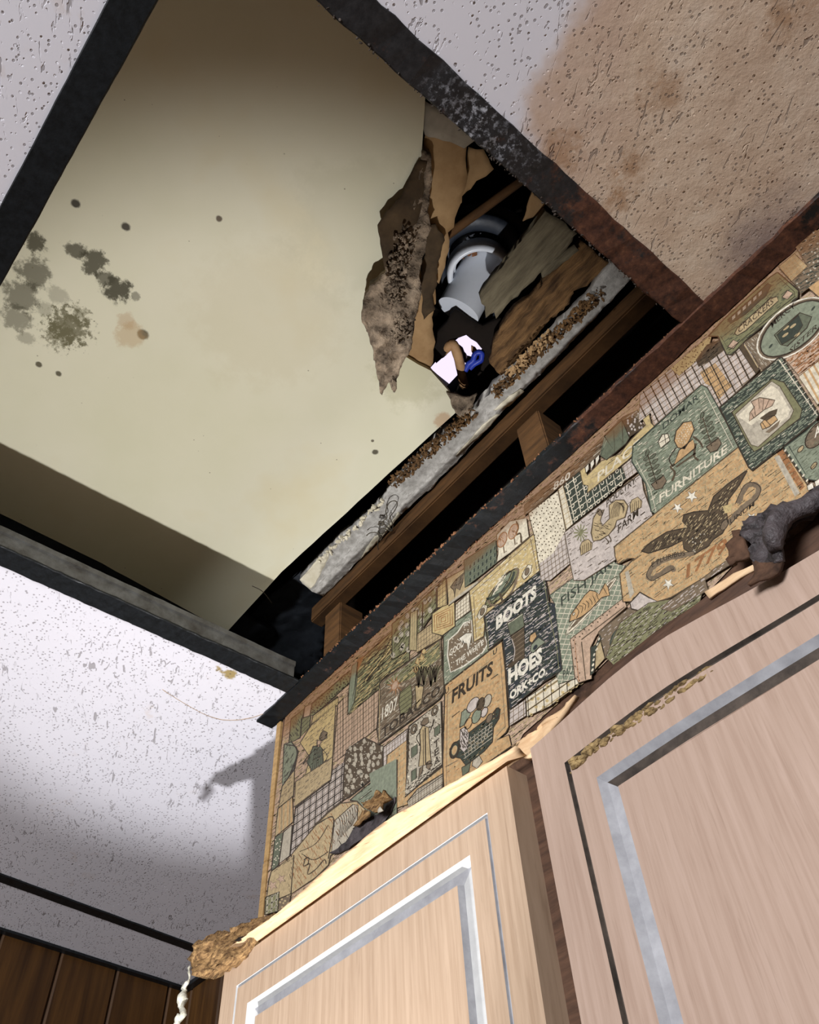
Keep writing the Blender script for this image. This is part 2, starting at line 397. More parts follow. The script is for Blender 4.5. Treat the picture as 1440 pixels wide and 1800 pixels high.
tile('narrow greyish ceiling tile strip between the thin black bar and the wood panelled wall', [(-1.43, -.07), (-1.279, -.07), (-1.357, .73), (-1.49, .73)], 'tile_white')

ck = smooth_path([P(x, y, 2, ZC + .0022) for x, y in ((285, 1212), (330, 1240), (365, 1258), (400, 1266), (440, 1262), (482, 1248))], 5)
ckt = [o for o in bpy.data.objects if 'faint crack' in o.get('label', '')][0]
tube('crack', ck, .00032, 'trim_tan', ckt, 5, .0004, 90)
# ------------------------------------------------------------------ ceiling grid
Wd = .0135
T_FLANGE = [(-Wd, .0022), (-Wd, .0004), (-Wd + .001, -.0004), (Wd - .001, -.0004), (Wd, .0004), (Wd, .0022)]
T_WEB = [(-.0012, .002), (.0012, .002), (.0012, .030), (.0035, .031), (.0035, .038), (-.0035, .038), (-.0035, .031), (-.0012, .030)]
def tee(label, p0, p1, side, fm, wm, crust=0):
    t = thing('ceiling_grid_bar', label, 'ceiling bar', p0, 'bars of the ceiling grid')
    profile_bar('flange', T_FLANGE, p0, p1, side, fm, t, 90, .0004, crust)
    profile_bar('web', T_WEB, p0, p1, side, wm, t, 60)
    return t
tA = tee('smooth black ceiling bar running to the top left, along the pinholed tile', (-.9, -.0725, Zc), (-.03, -.0715, Zc), (0, 1, 0), 'bar', 'bar')
tB = tee('black rusting ceiling bar between the gaping hole and the brown-stained tile', (-.0765, -.62, Zc), (-.0775, .4225, Zc), (1, 0, 0), 'bar_b', 'bar', 3)
crumbs('crust', (-.090, -.02, Zc - .0002), (-.091, .40, Zc - .0002), 130, .0008, 'grime', tB, .0016)
tC = tee('black ceiling bar with grey rusty upstand, edge of the brightly lit tile', (-.7115, -.10, Zc), (-.698, .422, Zc), (1, 0, 0), 'bar', 'galv', 1)
tE = thing('ceiling_grid_bar', 'thin black ceiling bar near the wood panelled wall', 'ceiling bar', (-1.30, 0, Zc), 'bars of the ceiling grid')
profile_bar('flange', [(-.010, .0022), (-.010, -.0003), (.010, -.0003), (.010, .0022)], (-1.275, -.07, Zc), (-1.353, .733, Zc), (1, 0, 0), 'bar', tE, 60)
profile_bar('web', T_WEB, (-1.275, -.07, Zc), (-1.353, .733, Zc), (1, 0, 0), 'galv', tE, 30)
tD = thing('wall_angle', 'black wall angle with rusty edge along the top of the patchwork wallpaper', 'ceiling bar', (-.779, YS, Zc))
profile_bar('flange', [(-.0235, .003), (-.0235, -.0002), (-.0225, -.0012), (-.001, -.0012), (.0, -.0002), (.0, .003)], (-.779, YS - .0008, Zc), (.60, YS - .0008, Zc), (0, 1, 0), 'bar_d', tD, 140, .0005, 2)
profile_bar('upstand', [(-.0022, .003), (-.0004, .003), (-.0004, .028), (-.0022, .028)], (-.76, YS - .0008, Zc), (.60, YS - .0008, Zc), (0, 1, 0), 'rust', tD, 120, .0008, 2)
crumbs('rust_crust', (-.70, YS - .0225, Zc + .002), (-.10, YS - .0225, Zc + .002), 420, .0011, 'rust', tD, .0022)
crumbs('rust_crust', (-.62, YS - .020, Zc + .003), (-.33, YS - .021, Zc + .003), 420, .0016, 'rust', tD, .0034)
crumbs('rust_crust', (-.70, YS - .0005, Zc - .002), (-.30, YS - .0005, Zc - .002), 160, .0009, 'rust', tD, .0012)
tW = structure(profile_bar('trim_1', [(-.012, .0), (.0, .0), (.0, .004), (-.012, .004)], (-1.436, -.07, Zc - .002), (-1.4935, .733, Zc - .002), (-1, 0, 0), 'bar', None, 30))
structure(box('trim_2', (-1.49, .722, Zc - .006), (-.79, .734, Zc + .001), 'bar'))

# ------------------------------------------------------------------ old cream panel and what hangs from it
ZP = .86
def Q(x, y, z=ZP): return P(x, y, 2, z)
cp = thing('ceiling_panel', 'cream ceiling panel with black mould rings, seen through the open grid', 'ceiling panel', Q(400, 700))
def cream_bend(c): return Vector((0, 0, 0))
pan = [Vector((-.816, -.30, CH + ZP)), Vector((-.0, -.30, CH + ZP)), Vector((-.0, .10, CH + ZP)), Q(748, 150), Q(746, 190), Q(742, 262), Q(738, 330), Q(733, 400), Q(722, 470), Q(704, 560), Q(712, 626), Q(735, 640), Q(757, 651), Q(776, 672), Q(792, 690), Q(797, 717), Q(812, 737), Q(801, 725), Q(650, 864), Q(495, 1005), Q(395, 1115), Q(360, 1090), Vector((-.814, .186, CH + ZP))]
sheet('board', pan, 'cream', cp, .007, .04, .0008, .0006, 6, smooth=False)
# torn papers round the hole
sheet('backing_paper', [Q(750, 215, .872), Q(790, 238, .872), Q(822, 258, .872), Q(818, 330, .872), Q(802, 384, .872), Q(790, 410, .872), Q(783, 470, .872), Q(772, 500, .872), Q(752, 480, .872), Q(740, 400, .872), Q(740, 300, .872)], 'paper_tan', cp, .002, .01, .002, .0025)
sheet('backing_paper', [Q(746, 178, .868), Q(800, 200, .868), Q(838, 246, .868), Q(818, 262, .868), Q(780, 246, .868), Q(745, 236, .868)], 'paper_white', cp, .002, .01, .001, .0015)
sheet('backing_paper', [Q(730, 470, .866), Q(760, 478, .866), Q(766, 520, .866), Q(760, 560, .866), Q(764, 600, .866), Q(757, 648, .866), Q(735, 636, .866), Q(712, 628, .866), Q(716, 560, .866)], 'paper_tan', cp, .002, .01, .002, .0025)
sheet('backing_paper', [Q(752, 400, .862), Q(768, 396, .862), Q(781, 412, .862), Q(776, 450, .862), Q(766, 470, .862), Q(772, 500, .862), Q(758, 520, .862), Q(765, 548, .862), Q(744, 560, .862), Q(738, 500, .862)], 'paper_dark', cp, .002, .008, .003, .003)
sheet('backing_paper', [Q(818, 330, .885), Q(826, 260, .885), Q(850, 262, .885), Q(868, 300, .885), Q(840, 318, .885), Q(815, 345, .885), Q(800, 380, .885), Q(796, 372, .885)], 'paper_tan', cp, .002, .01, .002, .0025)
sheet('torn_lip', [Q(788, 690, .855), Q(800, 694, .855), Q(822, 700, .855), Q(838, 692, .86), Q(832, 715, .86), Q(818, 738, .858), Q(806, 732, .855), Q(795, 718, .852)], 'rot', cp, .004, .006, .003, .002)
# the hanging rotten flap
fl = thing('rotten_wood_flap', 'rotten brown strip of board hanging down from the edge of the hole', 'rotten board', Q(745, 262, .855))
def zf(y): return .856 - .050 * max(0, min(1, (y - 330) / 260)) ** 1.2
outl = [(742, 262), (757, 268), (759, 330), (752, 372), (757, 400), (748, 440), (737, 480), (740, 520), (730, 560), (724, 612), (703, 648), (697, 672), (692, 690), (684, 672), (671, 697), (664, 660), (657, 625), (650, 597), (636, 562), (638, 536), (652, 502), (678, 478), (700, 440), (722, 380), (735, 310)]
sheet('rotten_core', [Q(x, y, zf(y)) for x, y in outl], 'rot', fl, .012, .0045, .0065, .002, 75)
sheet('peeled_paper', [Q(x, y, z) for x, y, z in ((663, 395, .838), (680, 372, .842), (705, 345, .848), (735, 282, .856), (750, 282, .856), (742, 360, .85), (728, 420, .846), (702, 466, .84), (676, 472, .836), (671, 440, .836))], 'paper_dark', fl, .002, .01, .002, .0015)
sheet('splinter', [Q(x, y, .80) for x, y in ((690, 668), (697, 672), (698, 684), (693, 692), (688, 685))], 'rot', fl, .003, .005, .001, .001)
crumbs('crumbled_wood', Q(715, 410, .838), Q(690, 530, .815), 260, .0017, 'rot', fl, .010)
crumbs('crumbled_wood', Q(700, 600, .806), Q(712, 560, .81), 160, .0016, 'rot', fl, .009)

# rotten boards and plaster strip beside the hole
b1 = [(958, 372), (985, 388), (1013, 408), (995, 440), (962, 470), (930, 500), (900, 528), (882, 548), (872, 560), (868, 548), (856, 560), (852, 540), (843, 522), (852, 505), (880, 470), (920, 418)]
tag(sheet('rotten_board', [Q(x, y, .868) for x, y in b1], 'rot_gray', None, .011, .009, .0018, .002, 40), 'grey-brown board end with a splintered tip, beside the white pipe', 'rotten board')
b2 = [(1020, 425), (1050, 445), (1078, 470), (1050, 492), (1010, 512), (1000, 535), (960, 572), (935, 600), (905, 640), (890, 660), (872, 655), (862, 640), (866, 610), (880, 580), (905, 545), (940, 518), (960, 490), (985, 470), (1000, 455)]
o = tag(sheet('rotten_board', [Q(x, y, .872) for x, y in b2], 'rot_brown', None, .012, .007, .005, .003, 45), 'crumbling dark brown board along the plaster strip', 'rotten board')
sheet('cross_piece', [Q(x, y, .868) for x, y in ((955, 490), (1000, 455), (1018, 440), (1008, 430), (990, 445), (950, 478))], 'rot_gray', o, .005, .008, .0015, .0015)
tag(sheet('board_scrap', [Q(x, y, .885) for x, y in ((935, 335), (962, 355), (952, 372), (935, 385), (918, 388), (925, 370))], 'paper_tan', None, .004, .008, .001, .002), 'small tan scrap of board under the rusting bar, above the grey board', 'board scrap')
ps = thing('plaster_strip', 'long grey plaster strip with flaking cream paint, above the dark gap', 'plaster', Q(600, 1000))
strip = [(1082, 458), (1112, 488), (997, 612), (914, 692), (817, 796), (760, 855), (713, 898), (655, 958), (616, 1001), (568, 1048), (548, 1040), (528, 1020), (560, 985), (600, 945), (650, 905), (672, 880), (700, 840), (730, 810), (780, 762), (830, 725), (870, 680), (920, 632), (960, 595), (1010, 545), (1050, 500)]
sheet('plaster', [Q(x, y) for x, y in strip], 'plaster', ps, .014, .009, .0012, .002, 60)
sheet('flaking_paint', [Q(x, y, .8585) for x, y in ((528, 1020), (545, 1000), (558, 982), (575, 975), (580, 965), (578, 980), (568, 1000), (552, 1030), (545, 1036))], 'plaster_w', ps, .0012, .008, .0008, .0012)
sheet('flaking_paint', [Q(x, y, .8585) for x, y in ((632, 985), (648, 958), (660, 942), (672, 940), (688, 918), (700, 900), (704, 905), (672, 945))], 'plaster_w', ps, .0012, .008, .0008, .001)
sheet('flaking_paint', [Q(x, y, .8585) for x, y in ((800, 803), (820, 780), (850, 745), (872, 730), (880, 728), (862, 750))], 'plaster_w', ps, .0012, .008, .0008, .001)
sheet('flaking_paint', [Q(x, y, .8585) for x, y in ((868, 722), (890, 700), (915, 684), (922, 688), (895, 715))], 'plaster_w', ps, .0012, .008, .0008, .001)
crumbs('crumbled_edge', Q(672, 882, .857), Q(560, 985, .857), 70, .0022, 'plaster_w', ps, .0035)
crumbs('crumbled_edge', Q(690, 850, .857), Q(830, 725, .857), 420, .0017, 'rot_brown', ps, .007)
crumbs('crumbled_edge', Q(870, 690, .855), Q(1050, 520, .855), 480, .0018, 'rot_brown', ps, .007)
crumbs('crumbled_edge', Q(900, 655, .853), Q(965, 590, .853), 150, .0020, 'paper_tan', ps, .006)
# timber over the soffit
a, b = Q(1112, 488), Q(568, 1052)
tag(box('header_beam', (-.72, .455, CH + .836), (.4, .475, CH + .864), 'joist', None, .002), 'brown timber beam running behind the plaster strip over the dark gap', 'beam')
for (x, y, lab) in ((945, 765, 'short brown stud standing in the dark gap near the middle'), (598, 1100, 'orange-brown stud at the left end of the dark gap')):
    c = P(x, y, 1, .475)
    tag(box('wall_stud', (c.x - .018, .462, CH + .5), (c.x + .018, .50, CH + .832), 'joist', None, .0015), lab, 'stud')
tag(box('gap_darkener', (-.74, .52, CH + .70), (.5, .53, CH + 1.2), 'dark'), 'added black board that darkens the gap above the wallpapered soffit', 'board')  # dark board added where the gap is only in shade
bc = Q(600, 1100, .84)
# dark sheet standing in for the shaded end of the plaster strip
tag(sheet('shade_sheet', [Q(x, y, .885) for x, y in ((395, 1118), (500, 1028), (530, 1004), (560, 1040), (576, 1060), (566, 1190), (500, 1190), (420, 1160))], 'slate', None, .004, .02, .004, .002), 'dark slate sheet painting in the shaded end of the plaster strip, below the cream panel', 'shade sheet')
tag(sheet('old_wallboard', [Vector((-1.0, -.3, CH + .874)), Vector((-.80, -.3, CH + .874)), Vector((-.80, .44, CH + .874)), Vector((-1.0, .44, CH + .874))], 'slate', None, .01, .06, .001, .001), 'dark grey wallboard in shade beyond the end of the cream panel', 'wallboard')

# inside the hole
pipe = thing('pvc_pipe', 'white plastic drain pipe with collar inside the ceiling hole', 'pipe', Q(840, 470, .99))
p0, p1 = Q(846, 474, .955), Q(806, 547, .915)
ax = (p1 - p0).normalized()
tube('pipe', [p0 - ax * .02, p0, p0.lerp(p1, .5), p1], .0255, 'pvc', pipe, 64, smooth=False)
def ring(name, c, ax, r0, r1, h, mat, parent, seg=40):
    bm = bmesh.new(); x = ax.orthogonal().normalized(); y = ax.cross(x); prof = ((r0, 0), (r0, h * .8), (r0 + (r1 - r0) * .2, h), (r1 - (r1 - r0) * .25, h), (r1, h * .8), (r1, 0))
    rs = [[bm.verts.new(c + ax * h_ + (x * math.cos(t) + y * math.sin(t)) * r_) for t in [2 * math.pi * j / seg for j in range(seg)]] for r_, h_ in prof]
    for i in range(len(rs)):
        a_, b_ = rs[i], rs[(i + 1) % len(rs)]
        for j in range(seg): bm.faces.new((a_[j], a_[(j + 1) % seg], b_[(j + 1) % seg], b_[j]))
    return link(name, mesh_of(bm, name, True), [mat], parent)
dn = Vector((-.10, .05, -1)).normalized()
cc = Q(841, 470, .950)
ring('collar', cc, dn, .030, .037, .022, 'pvc', pipe)
ring('collar', cc - dn * .012, dn, .0265, .031, .020, 'pvc', pipe)
ring('rubber_boot', Q(838, 452, .965), dn, .037, .056, .012, 'rubber', pipe)
ring('rubber_boot', Q(838, 462, .985), dn, .02, .075, .006, 'rubber', pipe)
crumbs('rusty_residue', Q(812, 440, .948), Q(870, 445, .948), 24, .0025, 'rust', pipe, .006)
j0, j1 = Q(770, 425, .935), Q(915, 318, .935)
tag(tube('roof_batten', [j0, j0.lerp(j1, .5), j1 + (j1 - j0) * .4], .0055, 'joist', None, 6, .0005), 'thin brown batten crossing the dark hole beside the pipe', 'batten')
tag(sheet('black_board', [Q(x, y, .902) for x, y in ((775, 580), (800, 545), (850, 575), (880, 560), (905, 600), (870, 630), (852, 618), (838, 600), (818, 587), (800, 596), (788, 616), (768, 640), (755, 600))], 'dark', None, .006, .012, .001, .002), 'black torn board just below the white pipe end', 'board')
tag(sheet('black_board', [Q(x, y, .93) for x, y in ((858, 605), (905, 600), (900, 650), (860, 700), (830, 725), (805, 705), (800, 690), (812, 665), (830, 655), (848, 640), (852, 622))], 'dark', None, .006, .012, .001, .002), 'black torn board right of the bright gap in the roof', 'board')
tag(tube('wooden_peg', smooth_path([Q(775, 622, .925), Q(787, 610, .905), Q(797, 606, .90), Q(806, 628, .90), Q(813, 664, .915), Q(816, 676, .932)]), .0058, 'peg', None, 12, .0006), 'bent tan stub crossing the bright gap in the roof', 'stub')
tag(sheet('grey_rag', [Q(x, y, .915) for x, y in ((805, 606), (815, 612), (822, 628), (836, 630), (838, 636), (828, 640), (812, 634))], 'rag', None, .003, .006, .002, .002), 'purple-grey rag hanging in the bright gap beside the tan stub', 'rag')
tag(tube('blue_cord', smooth_path([Q(818, 652, .905), Q(824, 640, .905), Q(832, 634, .905), Q(836, 622, .905), Q(846, 620, .905), Q(846, 632, .905), Q(834, 640, .905), Q(826, 648, .905)]), .0034, 'blue', None, 8, .001), 'bright blue cord bunched in the bright gap in the roof', 'cord')
tag(sheet('yellow_scrap', [Q(x, y, .92) for x, y in ((828, 608), (836, 612), (842, 620), (832, 626), (829, 618))], 'peg', None, .002, .006, .001, .001), 'small pale scrap above the blue cord', 'scrap')
# wire tangle on the plaster strip
def zz(pts, z): return smooth_path([P(480 + x / 5.143, 820 + y / 5.143, 2, z) for x, y in pts], 8)
wt = thing('wire_tangle', 'small tangle of dark wire hanging on the plaster strip', 'wire', P(680, 920, 2, .848))
tube('strand', zz([(845, 625), (880, 600), (940, 600), (965, 640), (960, 560), (990, 500), (1030, 460), (1020, 400), (1050, 330), (1100, 310), (1125, 340), (1100, 400), (1060, 460), (1085, 530), (1070, 570), (1020, 540), (1000, 500)], .848), .0007, 'wire', wt, 6)
tube('strand', zz([(950, 520), (985, 500), (1030, 545), (1080, 575), (1050, 580), (990, 560), (950, 590), (985, 640), (965, 670)], .846), .0008, 'wire', wt, 6)
tube('strand', zz([(1060, 450), (1045, 500), (1060, 560), (1000, 600), (950, 680), (955, 780)], .847), .0006, 'wire', wt, 6)
tube('strand', zz([(955, 500), (1000, 510), (985, 530), (950, 520)], .846), .0014, 'wire', wt, 6)
cw = tag(tube('loose_strand', smooth_path([P(443, 1030, 2, .84), P(462, 1040, 2, .842), P(478, 1060, 2, .845)]), .0005, 'wire', None, 5), 'thin pale strand hanging in the dark corner below the cream panel', 'strand')

# ------------------------------------------------------------------ soffit with patchwork wallpaper
so = thing('soffit', 'boxed-in soffit papered with an old patchwork of shop signs, above the cabinet doors', 'soffit', (-.758, YS, CH + .43))
box('backing_board', (-.757, YS + .0012, CH + .405), (.60, YS + .014, Zc + .03), 'mould_brown', so)
box('side_panel', (-.757, YS + .014, CH + .405), (-.745, .73, Zc), 'mould_brown', so)
tr_pts = []
bm = bmesh.new()
for z0, z1, dx in ((.436, .50, .0), (.50, .58, .0006), (.58, .687, .0)):
    m = Matrix.Translation((-.7605 + dx, YS + .004, CH + (z0 + z1) / 2)) @ Matrix.Diagonal((.0085, .014, z1 - z0, 1)); bmesh.ops.create_cube(bm, size=1, matrix=m)
bmesh.ops.bevel(bm, geom=bm.edges[:], offset=.001, segments=1, affect='EDGES')
link('corner_strip', mesh_of(bm, 'corner_strip'), ['trim_tan'], so)

# ---- the printed pattern: one mesh of thin inks on the paper, laid out patch by patch
PAL = dict(tan=(178, 157, 120), ylw=(190, 168, 120), org=(188, 152, 108), pink=(184, 158, 134), cream=(212, 202, 178), sage=(130, 136, 116),
           olive=(122, 120, 88), green=(98, 104, 86), dgreen=(58, 64, 54), navy=(46, 51, 54), brown=(118, 102, 82), dbrown=(82, 68, 52),
           ink=(56, 47, 36), white=(220, 212, 194), gray=(176, 166, 148), lav=(190, 178, 168), rust=(150, 104, 66))
NAMES = list(PAL)
def ink_mat(n, c):
    k = NT('paper_' + n)
    f = k.noise(260, 4, .7); g = k.noise(7, 4, .6); v = k.coord((500, 90, 130)); st = k.noise(1, 2, .6, v)
    lo_, hi_ = tuple(int(x * .86) for x in c), tuple(min(255, int(x * 1.10)) for x in c)
    col = k.ramp(f, [(.3, lo_), (.7, hi_)])
    col = k.mix(k.math('MULTIPLY', k.step(st, .56, .62), .22), col, lin(tuple(int(x * .55) for x in c)))
    damp = k.math('ADD', k.dist((-.74, YS, Zc + .01), (.75, 1, 1)), k.math('MULTIPLY', k.math('SUBTRACT', g, .5), .22))
    col = k.mix(k.math('MULTIPLY', k.step(damp, .28, .05), .42), col, lin((150, 128, 56)), 'MULTIPLY')
    edge = k.math('ADD', k.dist((0, YS, Zc), (0, 0, 1)), k.math('MULTIPLY', k.math('SUBTRACT', k.noise(30, 5, .7), .5), .05))
    col = k.mix(k.math('MULTIPLY', k.step(edge, .040, .018), .55), col, lin((112, 72, 36)))
    return k.out(col, .62, 0, f, .12, .001, .3)
for n_ in NAMES: MAT['ink_' + n_] = ink_mat(n_, tuple(int(v * .93) for v in PAL[n_]))
class Print:
    def __init__(s): s.v = []; s.f = []; s.m = []; s.level = 0; s.o = (0, 0); s.k = 1
    def crop(s, ox, oy, k): s.o = (ox, oy); s.k = k
    def px(s, p): return (s.o[0] + p[0] / s.k, s.o[1] + p[1] / s.k)
    def put(s, pts, col, sub=0):
        """pts in photo pixels -> face on the paper"""
        off = .0003 + s.level * .00005 + sub * .000012
        n = len(s.v); s.v += [P(x, y, 1, YS - off)[:] for x, y in pts]; s.f.append(list(range(n, n + len(pts)))); s.m.append(NAMES.index(col))
    def patch(s, pts, col, edge='ink', wdt=2.0):
        s.level += 1; s.cur = [s.px(p) for p in pts]; s.put(s.cur, col)
        if edge: s.line(pts + [pts[0]], edge, wdt, 1)
    def poly(s, pts, col, sub=1, edge=None, wdt=1.4):
        s.put([s.px(p) for p in pts], col, sub)
        if edge: s.line(pts + [pts[0]], edge, wdt, sub + 1)
    def line(s, pts, col='ink', wdt=1.6, sub=2, raw=False):
        q = pts if raw else [s.px(p) for p in pts]
        q = [p for i, p in enumerate(q) if i == 0 or (abs(p[0] - q[i - 1][0]) + abs(p[1] - q[i - 1][1]) > .05)]
        if len(q) < 2: return
        L = []; R = []
        for i, (x, y) in enumerate(q):
            a = q[max(i - 1, 0)]; b = q[min(i + 1, len(q) - 1)]; dx, dy = b[0] - a[0], b[1] - a[1]; l = math.hypot(dx, dy) or 1
            h = wdt / 2 * random.uniform(.75, 1.2); L.append((x - dy / l * h, y + dx / l * h)); R.append((x + dy / l * h, y - dx / l * h))
        for i in range(len(q) - 1): s.put([L[i], L[i + 1], R[i + 1], R[i]], col, sub)
    def curve(s, pts, col='ink', wdt=1.6, sub=2):
        s.line([(p.x, p.y) for p in smooth_path([Vector((x, y, 0)) for x, y in pts], 5)], col, wdt, sub)
    def inside(s, p, poly=None):
        poly = poly or s.cur; c = False; j = len(poly) - 1
        for i in range(len(poly)):
            a, b = poly[i], poly[j]
            if (a[1] > p[1]) != (b[1] > p[1]) and p[0] < (b[0] - a[0]) * (p[1] - a[1]) / (b[1] - a[1]) + a[0]: c = not c
            j = i
        return c
    def bounds(s): xs = [p[0] for p in s.cur]; ys = [p[1] for p in s.cur]; return min(xs), max(xs), min(ys), max(ys)
    def dashes(s, col='ink', step=9, ln=6, wdt=1.2, ang=-36, jit=.5, dens=1.0, sub=1, region=None):
        """short strokes scattered over the current patch (photo pixels)"""
        reg = [s.px(p) for p in region] if region else s.cur
        xs = [p[0] for p in reg]; ys = [p[1] for p in reg]; a = math.radians(ang); y = min(ys); r = 0
        while y < max(ys):
            x = min(xs) + (r % 2) * step / 2; r += 1
            while x < max(xs):
                p = (x + random.uniform(-jit, jit) * step, y + random.uniform(-jit, jit) * step)
                l = ln * random.uniform(.6, 1.3) / 2; d = (math.cos(a) * l, math.sin(a) * l)
                if random.random() < dens and s.inside(p, reg) and s.inside((p[0] + d[0], p[1] + d[1]), reg) and s.inside((p[0] - d[0], p[1] - d[1]), reg):
                    s.line([(p[0] - d[0], p[1] - d[1]), (p[0] + d[0], p[1] + d[1])], col, wdt, sub, True)
                x += step
            y += step * .62
    def dots(s, col='ink', step=9, r=1.6, jit=.3, sub=1, ell=1.0, region=None):
        reg = [s.px(p) for p in region] if region else s.cur
        xs = [p[0] for p in reg]; ys = [p[1] for p in reg]; y = min(ys); k = 0
        while y < max(ys):
            x = min(xs) + (k % 2) * step / 2; k += 1
            while x < max(xs):
                c = (x + random.uniform(-jit, jit) * step, y + random.uniform(-jit, jit) * step)
                if s.inside(c, reg): s.put([(c[0] + r * math.cos(t), c[1] + r * ell * math.sin(t)) for t in [i * math.pi / 4 for i in range(8)]], col, sub)
                x += step
            y += step * .8
    def cut(s, a, b, reg):
        """the stretches of segment a-b that lie inside a polygon"""
        ts = [0, 1]; n = len(reg)
        for i in range(n):
            p, q = reg[i], reg[(i + 1) % n]; rx, ry = b[0] - a[0], b[1] - a[1]; sx, sy = q[0] - p[0], q[1] - p[1]; d = rx * sy - ry * sx
            if abs(d) < 1e-9: continue
            t = ((p[0] - a[0]) * sy - (p[1] - a[1]) * sx) / d; u = ((p[0] - a[0]) * ry - (p[1] - a[1]) * rx) / d
            if 0 < t < 1 and 0 <= u <= 1: ts.append(t)
        ts.sort(); out = []
        for t0, t1 in zip(ts, ts[1:]):
            m = (t0 + t1) / 2; L = lambda t: (a[0] + (b[0] - a[0]) * t, a[1] + (b[1] - a[1]) * t)
            if t1 - t0 > 1e-4 and s.inside(L(m), reg): out.append((L(t0), L(t1)))
        return out
    def hatch(s, d, step, col='ink', wdt=1.2, sub=1, region=None):
        """parallel lines along direction d (photo pixels) over the current patch"""
        reg = [s.px(p) for p in region] if region else s.cur
        l = math.hypot(*d); dx, dy = d[0] / l, d[1] / l; nx, ny = -dy, dx
        w_ = [p[0] * nx + p[1] * ny for p in reg]; t = min(w_) + step / 2; c = (sum(p[0] for p in reg) / len(reg), sum(p[1] for p in reg) / len(reg))
        c0 = c[0] * nx + c[1] * ny
        while t < max(w_):
            o = (c[0] + nx * (t - c0), c[1] + ny * (t - c0))
            for a, b in s.cut((o[0] - dx * 600, o[1] - dy * 600), (o[0] + dx * 600, o[1] + dy * 600), reg): s.line([a, b], col, wdt, sub, True)
            t += step
    def grid(s, d1, s1, d2, s2, col='ink', w1=1.2, sub=1, region=None):
        s.hatch(d1, s1, col, w1, sub, region); s.hatch(d2, s2, col, w1, sub, region)
    def oval(s, c, a, b, col, sub=1, edge=None, wdt=1.4, n=28, t0=0, t1=2 * math.pi):
        """ellipse from two half-axes given as vectors in crop units"""
        pts = [(c[0] + a[0] * math.cos(t) + b[0] * math.sin(t), c[1] + a[1] * math.cos(t) + b[1] * math.sin(t)) for t in [t0 + (t1 - t0) * i / n for i in range(n)]]
        if col: s.poly(pts, col, sub)
        if edge: s.line(pts + [pts[0]], edge, wdt, sub + 1)
        return pts
    def text(s, body, p0, p1, up, col='ink', sub=2, bold=.02, shear=0, arc=0):
        """lettering whose baseline runs p0 -> p1 and whose capitals reach up (crop units)"""
        c = bpy.data.curves.new('lettering', 'FONT'); c.body = body; c.offset = bold; c.resolution_u = 2; c.shear = shear
        o = bpy.data.objects.new('lettering', c); COL.objects.link(o); bpy.context.view_layer.update()
        me = bpy.data.meshes.new_from_object(o.evaluated_get(bpy.context.evaluated_depsgraph_get()))
        xs = [v.co.x for v in me.vertices]; x0, x1 = min(xs), max(xs); H = .70
        off = .0003 + s.level * .00005 + sub * .000012; n = len(s.v)
        for v in me.vertices:
            a = (v.co.x - x0) / (x1 - x0); b = v.co.y / H + arc * 4 * a * (1 - a)
            q = s.px((p0[0] + (p1[0] - p0[0]) * a + up[0] * b, p0[1] + (p1[1] - p0[1]) * a + up[1] * b))
            s.v.append(P(q[0], q[1], 1, YS - off)[:])
        for f in me.polygons: s.f.append([n + i for i in f.vertices]); s.m.append(NAMES.index(col))
        bpy.data.objects.remove(o); bpy.data.curves.remove(c); bpy.data.meshes.remove(me)
    def star(s, c, r, col='white', sub=2, rot=0):
        pts = [(c[0] + r * (1 if i % 2 == 0 else .42) * math.cos(rot + i * math.pi / 5), c[1] + r * (1 if i % 2 == 0 else .42) * math.sin(rot + i * math.pi / 5)) for i in range(10)]
        s.poly(pts, col, sub, 'brown', 1)
    def build(s, name, parent):
        me = bpy.data.meshes.new(name); me.from_pydata(s.v, [], s.f); me.update()
        o = link(name, me, ['ink_' + n for n in NAMES], parent); me.polygons.foreach_set('material_index', s.m)
        bm = bmesh.new(); bm.from_mesh(me)
        for f in bm.faces:
            f.normal_update()
            if f.normal.y > 0: f.normal_flip()
        bm.to_mesh(me); bm.free(); return o
T = Print()
U_ = (100, -84); Vt = (-3, 100)                  # rough run of the horizontals and verticals of the paper in the photo
def back(pts, col): T.put(pts, col)
T.crop(0, 0, 1)
T.cur = [(503, 1250), (600, 1150), (1470, 330), (1500, 330), (1500, 820), (1440, 858), (1330, 910), (1289, 994), (1252, 1033), (1211, 1075), (1149, 1110), (1102, 1138), (1067, 1161), (1032, 1196), (985, 1232), (920, 1290), (905, 1318), (870, 1345), (780, 1395), (700, 1445), (640, 1470), (600, 1510), (560, 1540), (520, 1580), (480, 1603), (461, 1613), (472, 1500), (488, 1370)]
T.put(T.cur, 'pink'); T.dashes('brown', 8, 7, 1.1, -40, .5, .9); T.dashes('tan', 9, 8, 2, -40, .5, .8); T.hatch((1, -.8), 14, 'brown', 1)
